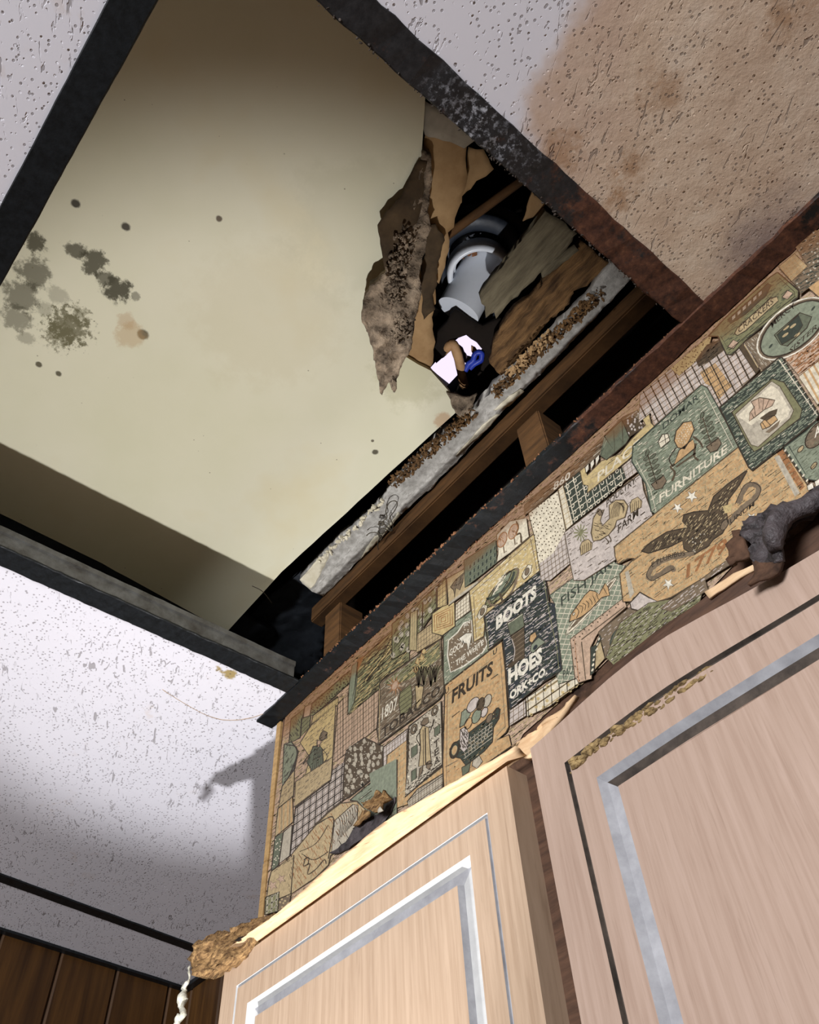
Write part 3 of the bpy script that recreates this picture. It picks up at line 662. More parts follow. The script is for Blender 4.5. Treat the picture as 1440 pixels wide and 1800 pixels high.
# --- left end
T.crop(460, 1080, 5.538)
T.patch([(420, 900), (490, 868), (470, 985), (405, 1010)], 'pink')
T.patch([(490, 870), (860, 545), (858, 665), (510, 985), (470, 985)], 'olive', 'ink'); T.dots('ink', 5, 1.3, .5)
T.patch([(285, 1020), (410, 920), (385, 1080), (375, 1200), (265, 1260)], 'olive'); T.dashes('ink', 7, 6, 1, 60)
T.patch([(390, 1010), (480, 985), (465, 1100), (380, 1190)], 'olive'); T.hatch((1, -1), 5, 'ink', .8)
T.patch([(500, 985), (745, 800), (745, 880), (480, 1075)], 'ylw'); T.grid((1, -.8), 6, (0, 1), 7, 'brown', .7)
T.patch([(480, 1080), (720, 880), (690, 1440), (670, 1662), (400, 1662), (470, 1390), (375, 1250)], 'ylw', 'dbrown'); T.dashes('brown', 8, 7, .9, -42)
T.poly([(575, 1165), (600, 1130), (640, 1150), (632, 1200), (590, 1230), (560, 1215)], 'brown', 1, 'ink')
T.poly([(540, 1225), (585, 1230), (560, 1290), (540, 1290)], 'pink', 1, 'ink')
T.poly([(500, 1290), (560, 1270), (590, 1310), (600, 1420), (610, 1540), (560, 1600), (470, 1640), (480, 1500), (440, 1440)], 'green', 1, 'ink', 1.6)
for i in range(6): T.curve([(520 + i * 12, 1310), (500 + i * 18, 1450), (490 + i * 20, 1590)], 'ink', .9)
T.curve([(545, 1300), (450, 1380), (400, 1460), (440, 1420)], 'ink', 1.2); T.curve([(590, 1310), (640, 1380), (600, 1450)], 'ink', 1.2)
T.patch([(740, 880), (840, 760), (830, 980), (1140, 735), (1130, 1100), (900, 1290), (800, 1370), (690, 1450), (720, 1140)], 'pink', 'dbrown'); T.grid((1, -.85), 7, (0, 1), 5, 'brown', .9); T.hatch((0, 1), 18, 'dbrown', 1)
T.patch([(935, 470), (1180, 240), (1440, 30), (1440, 480), (1140, 730), (850, 975), (910, 700)], 'olive', 'ink')
T.dashes('ink', 6, 12, 1, -42); T.dashes('ylw', 8, 12, 1.2, -42)
T.poly([(880, 500), (935, 460), (930, 640), (900, 860), (840, 975), (850, 720)], 'sage', 1, 'ink'); T.poly([(1270, 200), (1390, 220), (1200, 420), (1020, 650), (1000, 640), (1180, 410)], 'ylw', 1, 'ink')
for a, b in (((1270, 190), (1390, 225)), ((1280, 240), (1360, 290)), ((1290, 210), (1340, 290)), ((1330, 205), (1290, 300)), ((1380, 230), (1330, 330)), ((1020, 650), (1340, 330)), ((1390, 220), (1420, 215))): T.line([a, b], 'ink', 1.3)
T.curve([(1000, 490), (1080, 420), (1150, 350), (1200, 330), (1180, 380), (1100, 450)], 'ink', 1.2)
T.curve([(1100, 420), (1160, 330), (1230, 300), (1260, 330), (1220, 390)], 'ink', 1.2); T.poly([(930, 440), (1000, 400), (960, 500), (930, 560)], 'rust', 2)
# --- left lower corner
T.crop(440, 1320, 5.538)
T.patch([(330, -60), (400, -90), (465, 0), (430, 180), (310, 340), (318, 150)], 'sage', 'ink'); T.dashes('ink', 8, 8, 1, -60); T.curve([(350, -60), (440, -40), (450, 60), (380, 240), (330, 310)], 'ink', 2.2)
T.patch([(310, 345), (430, 190), (420, 440), (275, 550)], 'tan'); T.dashes('brown', 7, 5, 1, -50)
T.patch([(270, 560), (412, 450), (420, 690), (240, 835)], 'tan'); T.hatch((-.03, 1), 7, 'org', 2.6); T.hatch((-.03, 1), 14, 'brown', .8)
T.patch([(240, 840), (320, 790), (275, 1110), (205, 1165)], 'green'); T.dots('cream', 7, 1.2, .4)
T.patch([(322, 790), (410, 720), (385, 1020), (280, 1095)], 'gray')
T.patch([(440, 300), (800, 60), (785, 280), (430, 545)], 'tan', 'dbrown'); T.dashes('brown', 9, 6, .9, -42)
T.patch([(440, 552), (785, 285), (800, 190), (925, 100), (905, 480), (760, 590), (640, 710), (560, 860), (470, 990), (390, 1010), (420, 760)], 'lav', 'ink'); T.grid((1, -.72), 11, (-.06, 1), 10.5, 'ink', 1.8); T.grid((1, -.72), 5.5, (-.06, 1), 5.25, 'brown', .7)
T.patch([(940, -10), (1110, -130), (1300, -40), (1290, 190), (1100, 340), (960, 450), (900, 480), (915, 100)], 'dbrown', 'ink'); T.dots('gray', 12, 3.0, .4, 1, 1.5); T.dots('gray', 7, 1.0, .6, 1)
T.patch([(970, 480), (1425, 95), (1430, 660), (1290, 760), (1110, 700), (1110, 560), (1040, 490)], 'sage', 'ink', 2.2); T.dashes('green', 8, 12, 1.2, -40); T.dashes('cream', 11, 7, .8, -40, .5, .5); T.line([(1060, 480), (1370, 240), (1380, 420)], 'ink', 1.4)
T.patch([(400, 1010), (640, 720), (760, 600), (880, 510), (1035, 490), (1110, 560), (1170, 610), (1000, 760), (960, 880), (780, 1020), (760, 1110), (640, 1230), (400, 1390)], 'tan', 'dbrown')
T.poly([(820, 680), (1000, 520), (1050, 530), (1040, 700), (960, 870), (790, 1000)], 'gray', 1, 'ink'); T.dashes('rust', 8, 9, 1.1, 60, .5, .5)
for i in range(9): T.curve([(860 + i * 22, 650 - i * 16), (880 + i * 20, 720 - i * 14), (850 + i * 18, 880 - i * 20)], 'ink', 1.1)
T.curve([(640, 720), (800, 640), (800, 800), (760, 1050)], 'ink', 2); T.curve([(480, 980), (640, 900), (760, 720)], 'dbrown', 1.4); T.curve([(500, 1000), (620, 1060), (760, 980)], 'ink', 1.4)
T.curve([(540, 1040), (520, 1120), (580, 1100), (560, 1200), (640, 1150), (720, 1060), (740, 1100)], 'dbrown', 2); T.curve([(520, 1060), (570, 1040), (560, 1110)], 'ink', 1.6)
T.patch([(205, 1170), (425, 1015), (395, 1390), (285, 1440), (160, 1420), (180, 1260)], 'tan', 'ink'); T.dashes('dbrown', 6, 5, 1, -40, .5, 1, 1, [(205, 1170), (425, 1015), (422, 1060), (200, 1215)]); T.dashes('dbrown', 6, 6, 1, 80, .5, 1, 1, [(425, 1015), (390, 1390), (360, 1400), (395, 1040)])
T.star((215, 1310), 55, 'pink', 1, .5); T.star((300, 1245), 50, 'pink', 1, .5)
T.patch([(150, 1425), (282, 1370), (270, 1560), (140, 1595)], 'olive', 'ink'); T.grid((1, -.6), 9, (-.05, 1), 8, 'cream', 2); T.grid((1, -.6), 9, (-.05, 1), 8, 'ink', .8)
T.patch([(282, 1440), (395, 1390), (380, 1500), (270, 1560)], 'brown', 'ink'); T.dots('tan', 7, 2, .3)
# --- tobacco, tea, fruits
T.crop(660, 1120, 5.538)
T.patch([(75, 1075), (315, 890), (305, 1010), (120, 1150), (105, 1260), (75, 1280)], 'lav', 'ink'); T.grid((1, -.76), 6, (0, 1), 5, 'brown', .8)
T.patch([(115, 1150), (305, 1005), (300, 1540), (655, 1260), (655, 1470), (520, 1560), (210, 1662), (215, 1190), (110, 1245)], 'org', 'dbrown'); T.grid((1, -.76), 9, (0, 1), 8, 'tan', 1.6)
T.patch([(-60, 1330), (205, 1185), (205, 1560), (-10, 1662)], 'sage', None)
T.patch([(410, 1480), (655, 1330), (650, 1470), (330, 1662), (310, 1600)], 'gray', 'ink'); T.grid((1, -.7), 6, (0, 1), 5, 'brown', .8); T.hatch((1, -.7), 12, 'ink', 1.2)
T.patch([(40, 450), (75, 410), (640, 10), (650, 320), (670, 340), (668, 530), (625, 600), (30, 1045), (15, 900), (45, 570)], 'brown', 'ink', 2.4); T.dashes('gray', 8, 8, 1, -42, .5, .8); T.dashes('dbrown', 8, 8, 1, -42, .5, .8)
T.poly([(380, 220), (620, 40), (630, 200), (400, 380), (150, 480), (80, 440)], 'olive', 1); T.dashes('ylw', 8, 9, 1.2, -42, .5, .9, 2, [(380, 220), (620, 40), (630, 200), (400, 380), (200, 480)])
for i in range(14):
    a = i * 2 * math.pi / 14; T.poly([(190 + 34 * math.cos(a - .2), 470 + 42 * math.sin(a - .2)), (190 + 34 * math.cos(a + .2), 470 + 42 * math.sin(a + .2)), (190 + 88 * math.cos(a + .1), 470 + 110 * math.sin(a + .1))], 'rust' if i % 2 else 'pink', 2)
T.oval((190, 470), (32, -20), (0, 42), 'pink', 3, 'rust')
T.poly([(240, 540), (345, 455), (360, 580), (350, 715), (245, 760), (228, 640)], 'olive', 2, 'ink', 1.6); T.hatch((1, -.75), 6, 'ink', .9, 3, [(240, 540), (345, 455), (360, 580), (350, 715), (245, 760), (228, 640)])
for (x, y, h) in ((420, 430, 260), (470, 410, 230), (540, 420, 220), (580, 380, 200)):
    for d in (-55, -25, 0, 30, 60): T.curve([(x, y + 60), (x + d * .5, y - h * .3), (x + d, y - h * .55)], 'ink', 1.8, 3); T.curve([(x + 4, y + 60), (x + d * .5 + 8, y - h * .3), (x + d + 4, y - h * .5)], 'olive', 1.6, 2)
T.poly([(385, 470), (470, 480), (450, 640), (400, 700)], 'tan', 3, 'ink'); T.curve([(385, 470), (425, 455), (470, 480)], 'ink', 2, 3)
for (x, y) in ((450, 180), (470, 120), (390, 300), (410, 220)): T.poly([(x - 20, y + 30), (x, y - 20), (x + 24, y + 20), (x + 4, y + 45)], 'ylw', 3, 'rust', 1)
T.text('1807', (62, 805), (212, 690), (6, -118), 'white', 3, .01)
T.text('TOBACCO', (60, 985), (630, 545), (0, -92), 'ink', 3, .02); T.line([(30, 1010), (640, 570)], 'ink', 1.4, 2); T.line([(40, 500), (40, 1020)], 'tan', 1, 2)
T.patch([(325, 870), (640, 625), (655, 1240), (288, 1555), (315, 1200)], 'gray', 'ink', 3); T.dots('dbrown', 9, 1.1, .6, 1); T.dots('cream', 9, 1.4, .6, 1)
for c in ((375, 895), (578, 715)): T.oval(c, (32, -22), (0, 46), 'brown', 1, 'ink'); T.oval(c, (14, -10), (0, 22), 'gray', 2, 'ink')
T.poly([(440, 850), (470, 790), (515, 780), (520, 830), (480, 860)], 'brown', 2, 'ink'); T.poly([(460, 860), (520, 880), (525, 1000), (540, 1170), (545, 1230), (420, 1260), (440, 1080), (430, 920)], 'tan', 2, 'ink', 1.6); T.line([(485, 880), (490, 1240)], 'ink', 2, 3); T.line([(465, 900), (468, 1250)], 'dbrown', 1.2, 3)
T.curve([(440, 920), (400, 980), (440, 1060)], 'ink', 1.6, 3); T.curve([(520, 880), (560, 860), (570, 800), (530, 930)], 'ink', 1.6, 3)
T.poly([(430, 1280), (465, 1250), (455, 1320), (420, 1370)], 'brown', 2, 'ink'); T.poly([(500, 1220), (530, 1200), (555, 1240), (520, 1290), (495, 1270)], 'brown', 2, 'ink')
for q in ([(575, 890), (630, 845), (630, 930), (575, 970)], [(350, 1080), (410, 1040), (410, 1130), (350, 1180)], [(350, 1310), (400, 1270), (400, 1370), (350, 1410)]): T.poly(q, 'green', 2, 'ink', 1.4)
T.text('T', (570, 1090), (622, 1048), (0, -70), 'ink', 3); T.text('E', (574, 1165), (618, 1130), (0, -66), 'ink', 3); T.text('A', (574, 1250), (622, 1212), (0, -70), 'ink', 3)
T.dashes('ink', 5, 5, 1.4, -40, .4, 1, 2, [(300, 1470), (640, 1190), (645, 1245), (300, 1540)]); T.dashes('dbrown', 5, 4, 1.4, 80, .4, 1, 2, [(315, 900), (345, 880), (325, 1490), (300, 1500)])
T.crop(700, 900, 5.538)
T.patch([(440, 1190), (560, 1060), (700, 960), (860, 940), (900, 1330), (1000, 1330), (620, 1640), (460, 1760), (440, 1600)], 'sage', 'ink'); T.dashes('green', 9, 10, 1, -42); T.dashes('cream', 12, 6, .8, -42)
T.patch([(490, 1250), (580, 1170), (640, 1080), (715, 1050), (730, 1270), (840, 1200), (870, 1290), (820, 1370), (640, 1500), (510, 1560), (480, 1400)], 'brown', 'white', 2.2); T.dots('white', 8, 1.0, .6)
T.text('GOOD', (500, 1405), (640, 1300), (0, -60), 'white', 2); T.text('THE WHITE', (560, 1500), (830, 1290), (0, -52), 'white', 2); T.text('FIN', (640, 1130), (700, 1080), (0, -40), 'white', 2)
T.poly([(590, 1230), (660, 1180), (720, 1180), (700, 1290), (680, 1350), (670, 1280), (620, 1270)], 'white', 2, 'ink', 1)
T.crop(660, 1120, 5.538)
T.patch([(678, 470), (1230, 38), (1262, 300), (1300, 870), (1270, 930), (1185, 1000), (1300, 950), (1325, 1060), (1000, 1290), (870, 1375), (670, 1490), (655, 1250)], 'org', 'ink', 2.4); T.dashes('tan', 9, 7, 1.5, -38, .5, .9); T.dashes('rust', 22, 8, 1, -38, .5, .5)
T.line([(690, 1460), (700, 560), (1215, 150), (1265, 870), (1180, 960)], 'brown', 1.2); T.line([(712, 1300), (715, 560)], 'tan', 1.5)
T.text('FRUITS', (742, 645), (1145, 350), (0, -122), 'ink', 2, .035, .1); T.line([(745, 780), (820, 720)], 'ink', 1.4); T.line([(1125, 410), (1195, 360)], 'ink', 1.4)
T.text('U', (1145, 180), (1185, 150), (0, -50), 'ink'); T.text('U', (680, 560), (715, 530), (0, -50), 'ink'); T.line([(680, 1265), (800, 1200)], 'brown', 1.4)
# fruit bowl
T.poly([(760, 1040), (820, 1000), (1130, 760), (1180, 690), (1215, 700), (1205, 790), (1150, 880), (1140, 1020), (1060, 1110), (960, 1190), (880, 1250), (830, 1180), (740, 1160), (725, 1090)], 'dgreen', 1, 'ink', 2)
T.oval((770, 1100), (42, -32), (0, 70), None, 2, 'ink', 3); T.oval((770, 1100), (24, -18), (0, 40), 'org', 3, 'tan', 1.2); T.oval((1185, 740), (24, -18), (0, 48), None, 2, 'ink', 2.4)
for i in range(8): T.line([(850 + i * 38, 1020 - i * 26), (880 + i * 30, 1180 - i * 30)], 'gray', 1, 2)
for i in range(5): T.line([(860, 1040 + i * 36), (1140, 830 + i * 36)], 'gray', 1.1, 2)
T.poly([(820, 880), (840, 730), (880, 700), (930, 745), (900, 800), (870, 850)], 'sage', 2, 'ink'); T.oval((905, 840), (38, -26), (0, 50), 'org', 3, 'ink'); T.oval((985, 770), (48, -34), (0, 62), 'sage', 2, 'ink'); T.oval((950, 660), (60, -44), (0, 62), 'lav', 2, 'ink')
T.oval((1025, 650), (40, -30), (0, 56), 'dbrown', 3, 'ink'); T.oval((1090, 620), (42, -30), (0, 58), 'gray', 2, 'ink'); T.oval((1060, 730), (34, -24), (0, 44), 'lav', 3, 'ink'); T.oval((1110, 790), (32, -24), (0, 40), 'brown', 3, 'ink')
T.poly([(825, 900), (880, 870), (910, 940), (900, 1080), (860, 1120), (820, 1080)], 'lav', 3, 'ink'); T.dashes('ink', 5, 5, 1.6, 70, .4, 1, 4, [(825, 900), (880, 870), (910, 940), (900, 1080), (860, 1120), (820, 1080)])
T.poly([(950, 1200), (1010, 1150), (1045, 1210), (990, 1280), (940, 1250)], 'gray', 2, 'ink'); T.poly([(840, 1270), (930, 1220), (910, 1310), (850, 1350)], 'green', 2, 'ink')
# --- tree strip and small patches under the wall angle
T.crop(700, 900, 5.538)
T.patch([(-60, 1090), (120, 950), (465, 640), (470, 770), (330, 1000), (200, 1190), (100, 1340), (-60, 1440)], 'olive', 'ink'); T.dashes('ink', 7, 9, 1, -50); T.dots('gray', 16, 4, .4, 1, 1.4)
T.poly([(118, 985), (190, 950), (182, 1345), (105, 1345)], 'tan', 2, 'ink'); T.hatch((-.02, 1), 3.4, 'olive', 1, 3, [(118, 985), (190, 950), (182, 1345), (105, 1345)]); T.line([(240, 880), (235, 1150)], 'ink', 3, 2); T.line([(370, 740), (375, 960)], 'ink', 2.4, 2)
T.patch([(385, 740), (468, 650), (475, 920), (380, 930)], 'ylw', 'dbrown'); T.grid((1, -.8), 6, (0, 1), 5, 'brown', .8)
T.patch([(185, 1190), (330, 1080), (430, 1150), (420, 1230), (180, 1370)], 'tan', 'dbrown'); T.grid((1, -.75), 6, (0, 1), 5, 'brown', .8)
T.patch([(330, 990), (430, 920), (548, 880), (555, 1110), (430, 1205), (330, 1175)], 'ylw', 'ink', 2)
for i in (1, 2, 3, 4):
    f = 1 - i * .2; c = (440, 1045); T.line([(c[0] + (x - c[0]) * f, c[1] + (y - c[1]) * f) for x, y in ((330, 995), (548, 885), (552, 1110), (335, 1185), (330, 995))], 'rust', 1.7)
T.patch([(470, 650), (640, 555), (655, 735), (770, 670), (700, 760), (560, 860), (490, 915), (485, 860)], 'tan', 'ink'); T.poly([(510, 730), (560, 660), (640, 590), (630, 680), (600, 760), (560, 740), (550, 830), (540, 760)], 'brown', 2, 'ink'); T.dashes('ink', 5, 5, 1, -50, .4, 1, 3, [(510, 730), (560, 660), (640, 590), (630, 680), (560, 740)]); T.line([(500, 890), (780, 680)], 'gray', 4, 2)
T.patch([(640, 470), (950, 270), (960, 490), (830, 600), (650, 735)], 'green', 'ink', 1.6)
for i in range(7):
    for j in range(3):
        x, y = 690 + i * 40, 490 - i * 30 + j * 66 + 20
        if T.inside(T.px((x + 5, y + 20))): T.poly([(x, y + 10), (x + 24, y - 8), (x + 24, y + 34), (x, y + 50)], 'dgreen', 1, 'sage', .9)
T.patch([(960, 220), (1085, 90), (1180, 70), (1250, 60), (1275, 240), (1100, 390), (960, 490), (975, 400)], 'cream', 'dbrown', 1.2)
for (x, y) in ((1015, 270), (1120, 190)):
    T.oval((x, y), (46, -34), (0, 66), 'pink', 2, 'rust', 1.6); T.dashes('rust', 5, 6, 1.2, 40, .5, 1, 3, [(x - 40, y - 30), (x + 40, y - 60), (x + 40, y + 40), (x - 30, y + 60)]); T.line([(x + 8, y + 50), (x + 20, y + 130), (x + 40, y + 110)], 'brown', 2.4, 2)
T.curve([(1150, 90), (1170, 150), (1150, 220), (1190, 210), (1200, 300)], 'dbrown', 3, 2)
# --- globe card
T.patch([(560, 900), (690, 780), (705, 960), (610, 1030), (555, 1060)], 'cream', 'dbrown'); T.grid((1, -.75), 5, (0, 1), 5, 'brown', .8)
T.patch([(692, 770), (1325, 208), (1385, 580), (850, 1010), (835, 1210), (735, 1265), (720, 1000)], 'ylw', 'dbrown', 2); T.dashes('cream', 9, 6, 1.3, -42, .5, .9); T.dashes('rust', 12, 5, .8, -42, .5, .5)
T.line([(1290, 260), (1350, 560)], 'brown', 1.2); T.line([(715, 800), (1310, 270)], 'brown', 1); T.line([(760, 1230), (735, 820)], 'brown', 1.2); T.text('MERCATOR', (1080, 470), (1300, 300), (0, -46), 'tan', 2)
T.oval((1010, 740), (150, -120), (-70, 150), 'olive', 1, 'ink', 2); T.oval((1000, 720), (88, -88), (-52, 118), 'sage', 2, 'ink', 1.6); T.oval((985, 700), (60, -70), (-30, 80), 'cream', 3)
T.dashes('green', 6, 8, 1.2, -40, .5, .8, 4, [(930, 800), (1000, 620), (1080, 580), (1060, 700), (960, 800)])
T.curve([(860, 850), (980, 800), (1090, 690), (1130, 580)], 'dgreen', 4.5, 5); T.curve([(870, 830), (900, 900), (1000, 890), (1110, 770), (1170, 580), (1140, 560)], 'brown', 4, 5); T.line([(990, 790), (1020, 880)], 'dbrown', 4, 6)
for c in ((1255, 580), (820, 970)): T.poly([(c[0] - 52, c[1] + 45), (c[0] - 30, c[1] - 5), (c[0] + 10, c[1] - 68), (c[0] + 48, c[1] - 60), (c[0] + 40, c[1]), (c[0] + 5, c[1] + 50), (c[0] - 30, c[1] + 80)], 'cream', 2, 'ink', 1.2); T.oval(c, (22, -16), (0, 34), 'brown', 3, 'ink', 1)
# --- boots and shoes sign
T.crop(840, 960, 5.538)
T.patch([(60, 690), (90, 660), (640, 212), (690, 500), (690, 545), (752, 560), (820, 1200), (800, 1225), (640, 1320), (310, 1590), (250, 980), (245, 900), (100, 1010), (85, 860)], 'navy', 'ink', 2.6)
T.dashes('lav', 6.5, 9, 1.3, -36, .5, .75); T.dashes('dgreen', 8, 12, 2, -36, .5, .8)
T.line([(80, 700), (100, 870), (105, 1000)], 'olive', 1.2); T.line([(630, 250), (690, 620), (770, 1000), (790, 1200)], 'olive', 1.3)
T.text('BOOTS', (178, 812), (572, 492), (0, -118), 'white', 3, .05); T.text('HOES', (298, 1345), (628, 1122), (-2, -140), 'white', 3, .05); T.text('ORK+CO.', (312, 1498), (676, 1240), (-2, -78), 'white', 3, .04)
T.poly([(285, 745), (320, 735), (435, 645), (455, 780), (320, 880)], 'green', 2, 'ink', 1.6); T.poly([(320, 870), (452, 785), (455, 960), (455, 1090), (390, 1120), (330, 1180), (280, 1180), (350, 1100), (355, 1000)], 'dbrown', 2, 'ink', 1.6); T.hatch((1, -.75), 6, 'brown', 1.4, 3, [(320, 870), (452, 785), (455, 960), (440, 1090), (365, 1110), (355, 1000)])
T.curve([(330, 900), (360, 1010), (345, 1120)], 'lav', 1.4, 4); T.line([(290, 760), (440, 660)], 'cream', 1, 3)
T.poly([(500, 925), (510, 870), (560, 835), (575, 880), (530, 940)], 'org', 2, 'ink', 1.4); T.poly([(520, 960), (590, 890), (660, 935), (600, 980), (540, 1040), (510, 1020)], 'sage', 2, 'ink', 1.4); T.oval((560, 985), (22, -14), (0, 22), 'navy', 3)
# --- fish jar
T.patch([(700, 480), (940, 305), (1000, 290), (1305, 55), (1335, 160), (1380, 180), (1440, 190), (1390, 260), (1400, 430), (1440, 520), (1180, 690), (900, 905), (945, 1290), (785, 1345), (765, 1260), (825, 1200), (750, 560)], 'sage', 'dgreen', 1.6)
T.grid((1, .05), 9, (-.35, 1), 9, 'cream', 1.1); T.text('FISH JAR', (812, 590), (1312, 200), (-4, -92), 'dgreen', 3, .01); T.text('PAU', (830, 1290), (925, 1235), (0, -80), 'dgreen', 3, .01)
o1 = T.oval((1105, 580), (215, -215), (-95, 150), 'brown', 2, 'cream', 4.2); T.dashes('dbrown', 8, 10, 1, -40, .5, .9, 3, o1); T.oval((1105, 580), (232, -232), (-104, 166), None, 2, 'dbrown', 1.2)
T.poly([(890, 740), (905, 670), (960, 590), (1040, 480), (1090, 430), (1140, 440), (1180, 470), (1240, 360), (1270, 400), (1285, 480), (1210, 500), (1170, 540), (1100, 620), (1010, 690)], 'org', 4, 'ink', 1.6)
for i in range(6): T.curve([(985 + i * 34, 580 - i * 24), (1020 + i * 30, 590 - i * 16), (1010 + i * 34, 650 - i * 26)], 'ink', 1.2, 5)
T.oval((935, 660), (12, -9), (0, 14), 'cream', 5, 'ink', 1); T.curve([(960, 600), (985, 640), (960, 700)], 'ink', 1.4, 5); T.line([(1220, 400), (1260, 470)], 'ink', 1, 5); T.dashes('cream', 6, 5, 1.6, 60, .2, 1, 5, [(1030, 700), (1130, 610), (1150, 640), (1040, 730)])
T.patch([(900, 905), (1180, 690), (1420, 505), (1450, 590), (1190, 820), (1150, 880), (1095, 990), (1110, 1290), (965, 1335), (945, 1270)], 'pink', 'dbrown', 1.4); T.dots('dbrown', 8, 1.4, .1, 1, 1, [(905, 910), (1400, 530), (1410, 560), (960, 920), (1000, 1310), (965, 1320)]); T.line([(1010, 910), (1430, 590)], 'dbrown', 2); T.line([(940, 905), (985, 1320)], 'rust', 1); T.line([(1010, 930), (1050, 1300)], 'dbrown', 1.6)
T.patch([(1175, 835), (1450, 620), (1660, 460), (1700, 560), (1500, 840), (1330, 1050), (1240, 1095), (1190, 900)], 'brown', 'dbrown', 1.6); T.dashes('lav', 9, 7, 1, -40, .5, .7)
T.poly([(1150, 1000), (1200, 900), (1240, 1090), (1140, 1200)], 'tan', 1, 'ink'); T.poly([(1100, 985), (1150, 960), (1190, 860), (1205, 900), (1150, 1000), (1130, 1230), (1095, 1260)], 'dgreen', 2, 'ink'); 
for t in range(7): T.oval((1178 - t * 11 if t < 3 else 1135 - (t - 3) * 6, 905 + t * 50), (12, -8), (0, 13), 'cream', 3)
T.oval((1350, 900), (60, -44), (-10, 92), 'green', 1, 'dgreen', 2); T.oval((1350, 900), (34, -24), (-6, 58), 'olive', 2, 'ink', 1.2); T.oval((1350, 900), (12, -8), (-2, 26), 'brown', 3, 'ink', 1)
T.patch([(310, 1600), (460, 1495), (472, 1650), (310, 1750)], 'lav', 'ink', 1.2); T.grid((1, -.7), 8, (0, 1), 9, 'brown', 1.2)
T.patch([(470, 1480), (640, 1370), (770, 1275), (785, 1345), (960, 1290), (985, 1340), (940, 1380), (700, 1560), (480, 1660)], 'cream', 'ink', 1.4); T.grid((1, -.7), 13, (.05, 1), 14, 'ink', 1.4); T.dots('ylw', 16, 3, .2); T.hatch((1, -.7), 13, 'tan', 3)
# --- dotted cream, dark bricks, place
T.crop(940, 720, 5.538)
T.patch([(-60, 1010), (225, 790), (300, 1170), (330, 1420), (100, 1600), (45, 1551), (0, 1250)], 'cream', 'dbrown', 1.4); T.dots('dbrown', 7.5, 1.2, .3); T.grid((1, -.7), 7, (.12, 1), 7, 'brown', .9, 1, [(30, 1500), (330, 1330), (340, 1440), (150, 1662), (60, 1662)])
T.patch([(300, 1180), (330, 1420), (340, 1500), (150, 1662), (60, 1662), (45, 1500), (180, 1400)], 'lav', None); T.grid((1, -.7), 7.5, (.1, 1), 7, 'brown', 1)
T.patch([(-100, 930), (100, 760), (450, 480), (860, 70), (1010, 0), (1040, 110), (900, 220), (640, 440), (480, 570), (440, 600), (230, 760), (0, 960), (-100, 1030)], 'brown', 'dbrown', 1.2); T.dashes('dbrown', 8, 18, 1.2, -38); T.dashes('gray', 12, 12, 1, -38, .5, .5); T.dots('lav', 9, 1.6, .5, 2, 1, [(860, 80), (1010, 10), (1040, 110), (920, 220)])
T.text('860', (182, 790), (345, 665), (4, -70), 'white', 3, .02)
T.patch([(228, 780), (282, 730), (375, 1110), (305, 1170)], 'cream', 'brown', 1.2); T.grid((1, -.7), 8, (.2, 1), 9, 'tan', 1)
T.patch([(280, 735), (430, 605), (500, 690), (520, 800), (850, 560), (895, 680), (600, 930), (375, 1110)], 'dgreen', 'ink', 1.6); T.grid((1, -.78), 11, (.22, 1), 14, 'cream', 1.3)
for i in range(9):
    for j in range(7):
        c = (320 + i * 72 + j * 17, 740 - i * 56 + j * 62 + 10)
        if T.inside(T.px(c)): T.oval(c, (14, -10), (3, 16), None, 2, 'cream', 1.3, 8)
T.patch([(850, 555), (945, 475), (1010, 600), (895, 680)], 'lav', 'brown', 1); T.grid((1, -.78), 7, (.2, 1), 7, 'brown', .9)
T.patch([(440, 595), (490, 560), (510, 640), (650, 500), (830, 430), (940, 290), (1080, 150), (1000, 0), (1100, -20), (1135, 130), (1205, 200), (1190, 235), (900, 500), (510, 815), (520, 740), (470, 730)], 'ylw', 'dbrown', 1.6); T.dashes('tan', 9, 9, 1.4, -38); T.dashes('dbrown', 22, 14, 1, -38, .5, .5)
T.poly([(640, 450), (680, 260), (850, 100), (925, 270), (890, 330), (700, 490)], 'green', 2, 'ink', 1.8); T.line([(680, 260), (780, 410), (770, 200), (860, 320), (850, 100)], 'ink', 1.2, 3); T.line([(690, 250), (640, 440), (700, 300)], 'sage', 2.4, 3)
T.poly([(855, 110), (960, 60), (1070, 150), (1020, 200), (920, 270)], 'dbrown', 2, 'ink', 1.4); T.dots('lav', 8, 1.8, .4, 3, 1.3, [(855, 110), (960, 60), (1070, 150), (1020, 200), (920, 260)])
for i in range(3): T.poly([(490 + i * 50, 560 - i * 44), (525 + i * 50, 525 - i * 44), (530 + i * 50, 580 - i * 50), (500 + i * 50, 620 - i * 40)], 'white', 2, 'ink', 1.6)
T.text('PLACE', (612, 705), (1020, 370), (2, -90), 'cream', 3, .015)
# --- poultry farm
T.patch([(290, 1195), (560, 985), (1035, 620), (1060, 780), (1150, 1030), (770, 1335), (790, 1460), (480, 1662), (380, 1662), (330, 1420)], 'lav', 'dbrown', 1.6); T.dashes('dbrown', 11, 9, 1, -36, .5, .45)
T.dashes('dbrown', 6, 5, 1, 60, .4, 1, 2, [(300, 1200), (1030, 630), (1035, 670), (320, 1230)]); T.dashes('dbrown', 6, 5, 1, -30, .4, 1, 2, [(290, 1195), (340, 1190), (430, 1640), (390, 1650)]); T.dashes('brown', 6, 5, 1, 30, .4, 1, 2, [(780, 1310), (1140, 1020), (1150, 1050), (790, 1350)])
T.poly([(560, 1140), (570, 1060), (600, 1010), (640, 970), (660, 1010), (640, 1080), (660, 1130), (730, 1060), (725, 930), (790, 880), (870, 880), (910, 940), (880, 1050), (800, 1080), (780, 1150), (720, 1220), (640, 1270), (570, 1280), (550, 1200)], 'tan', 2, 'dbrown', 2)
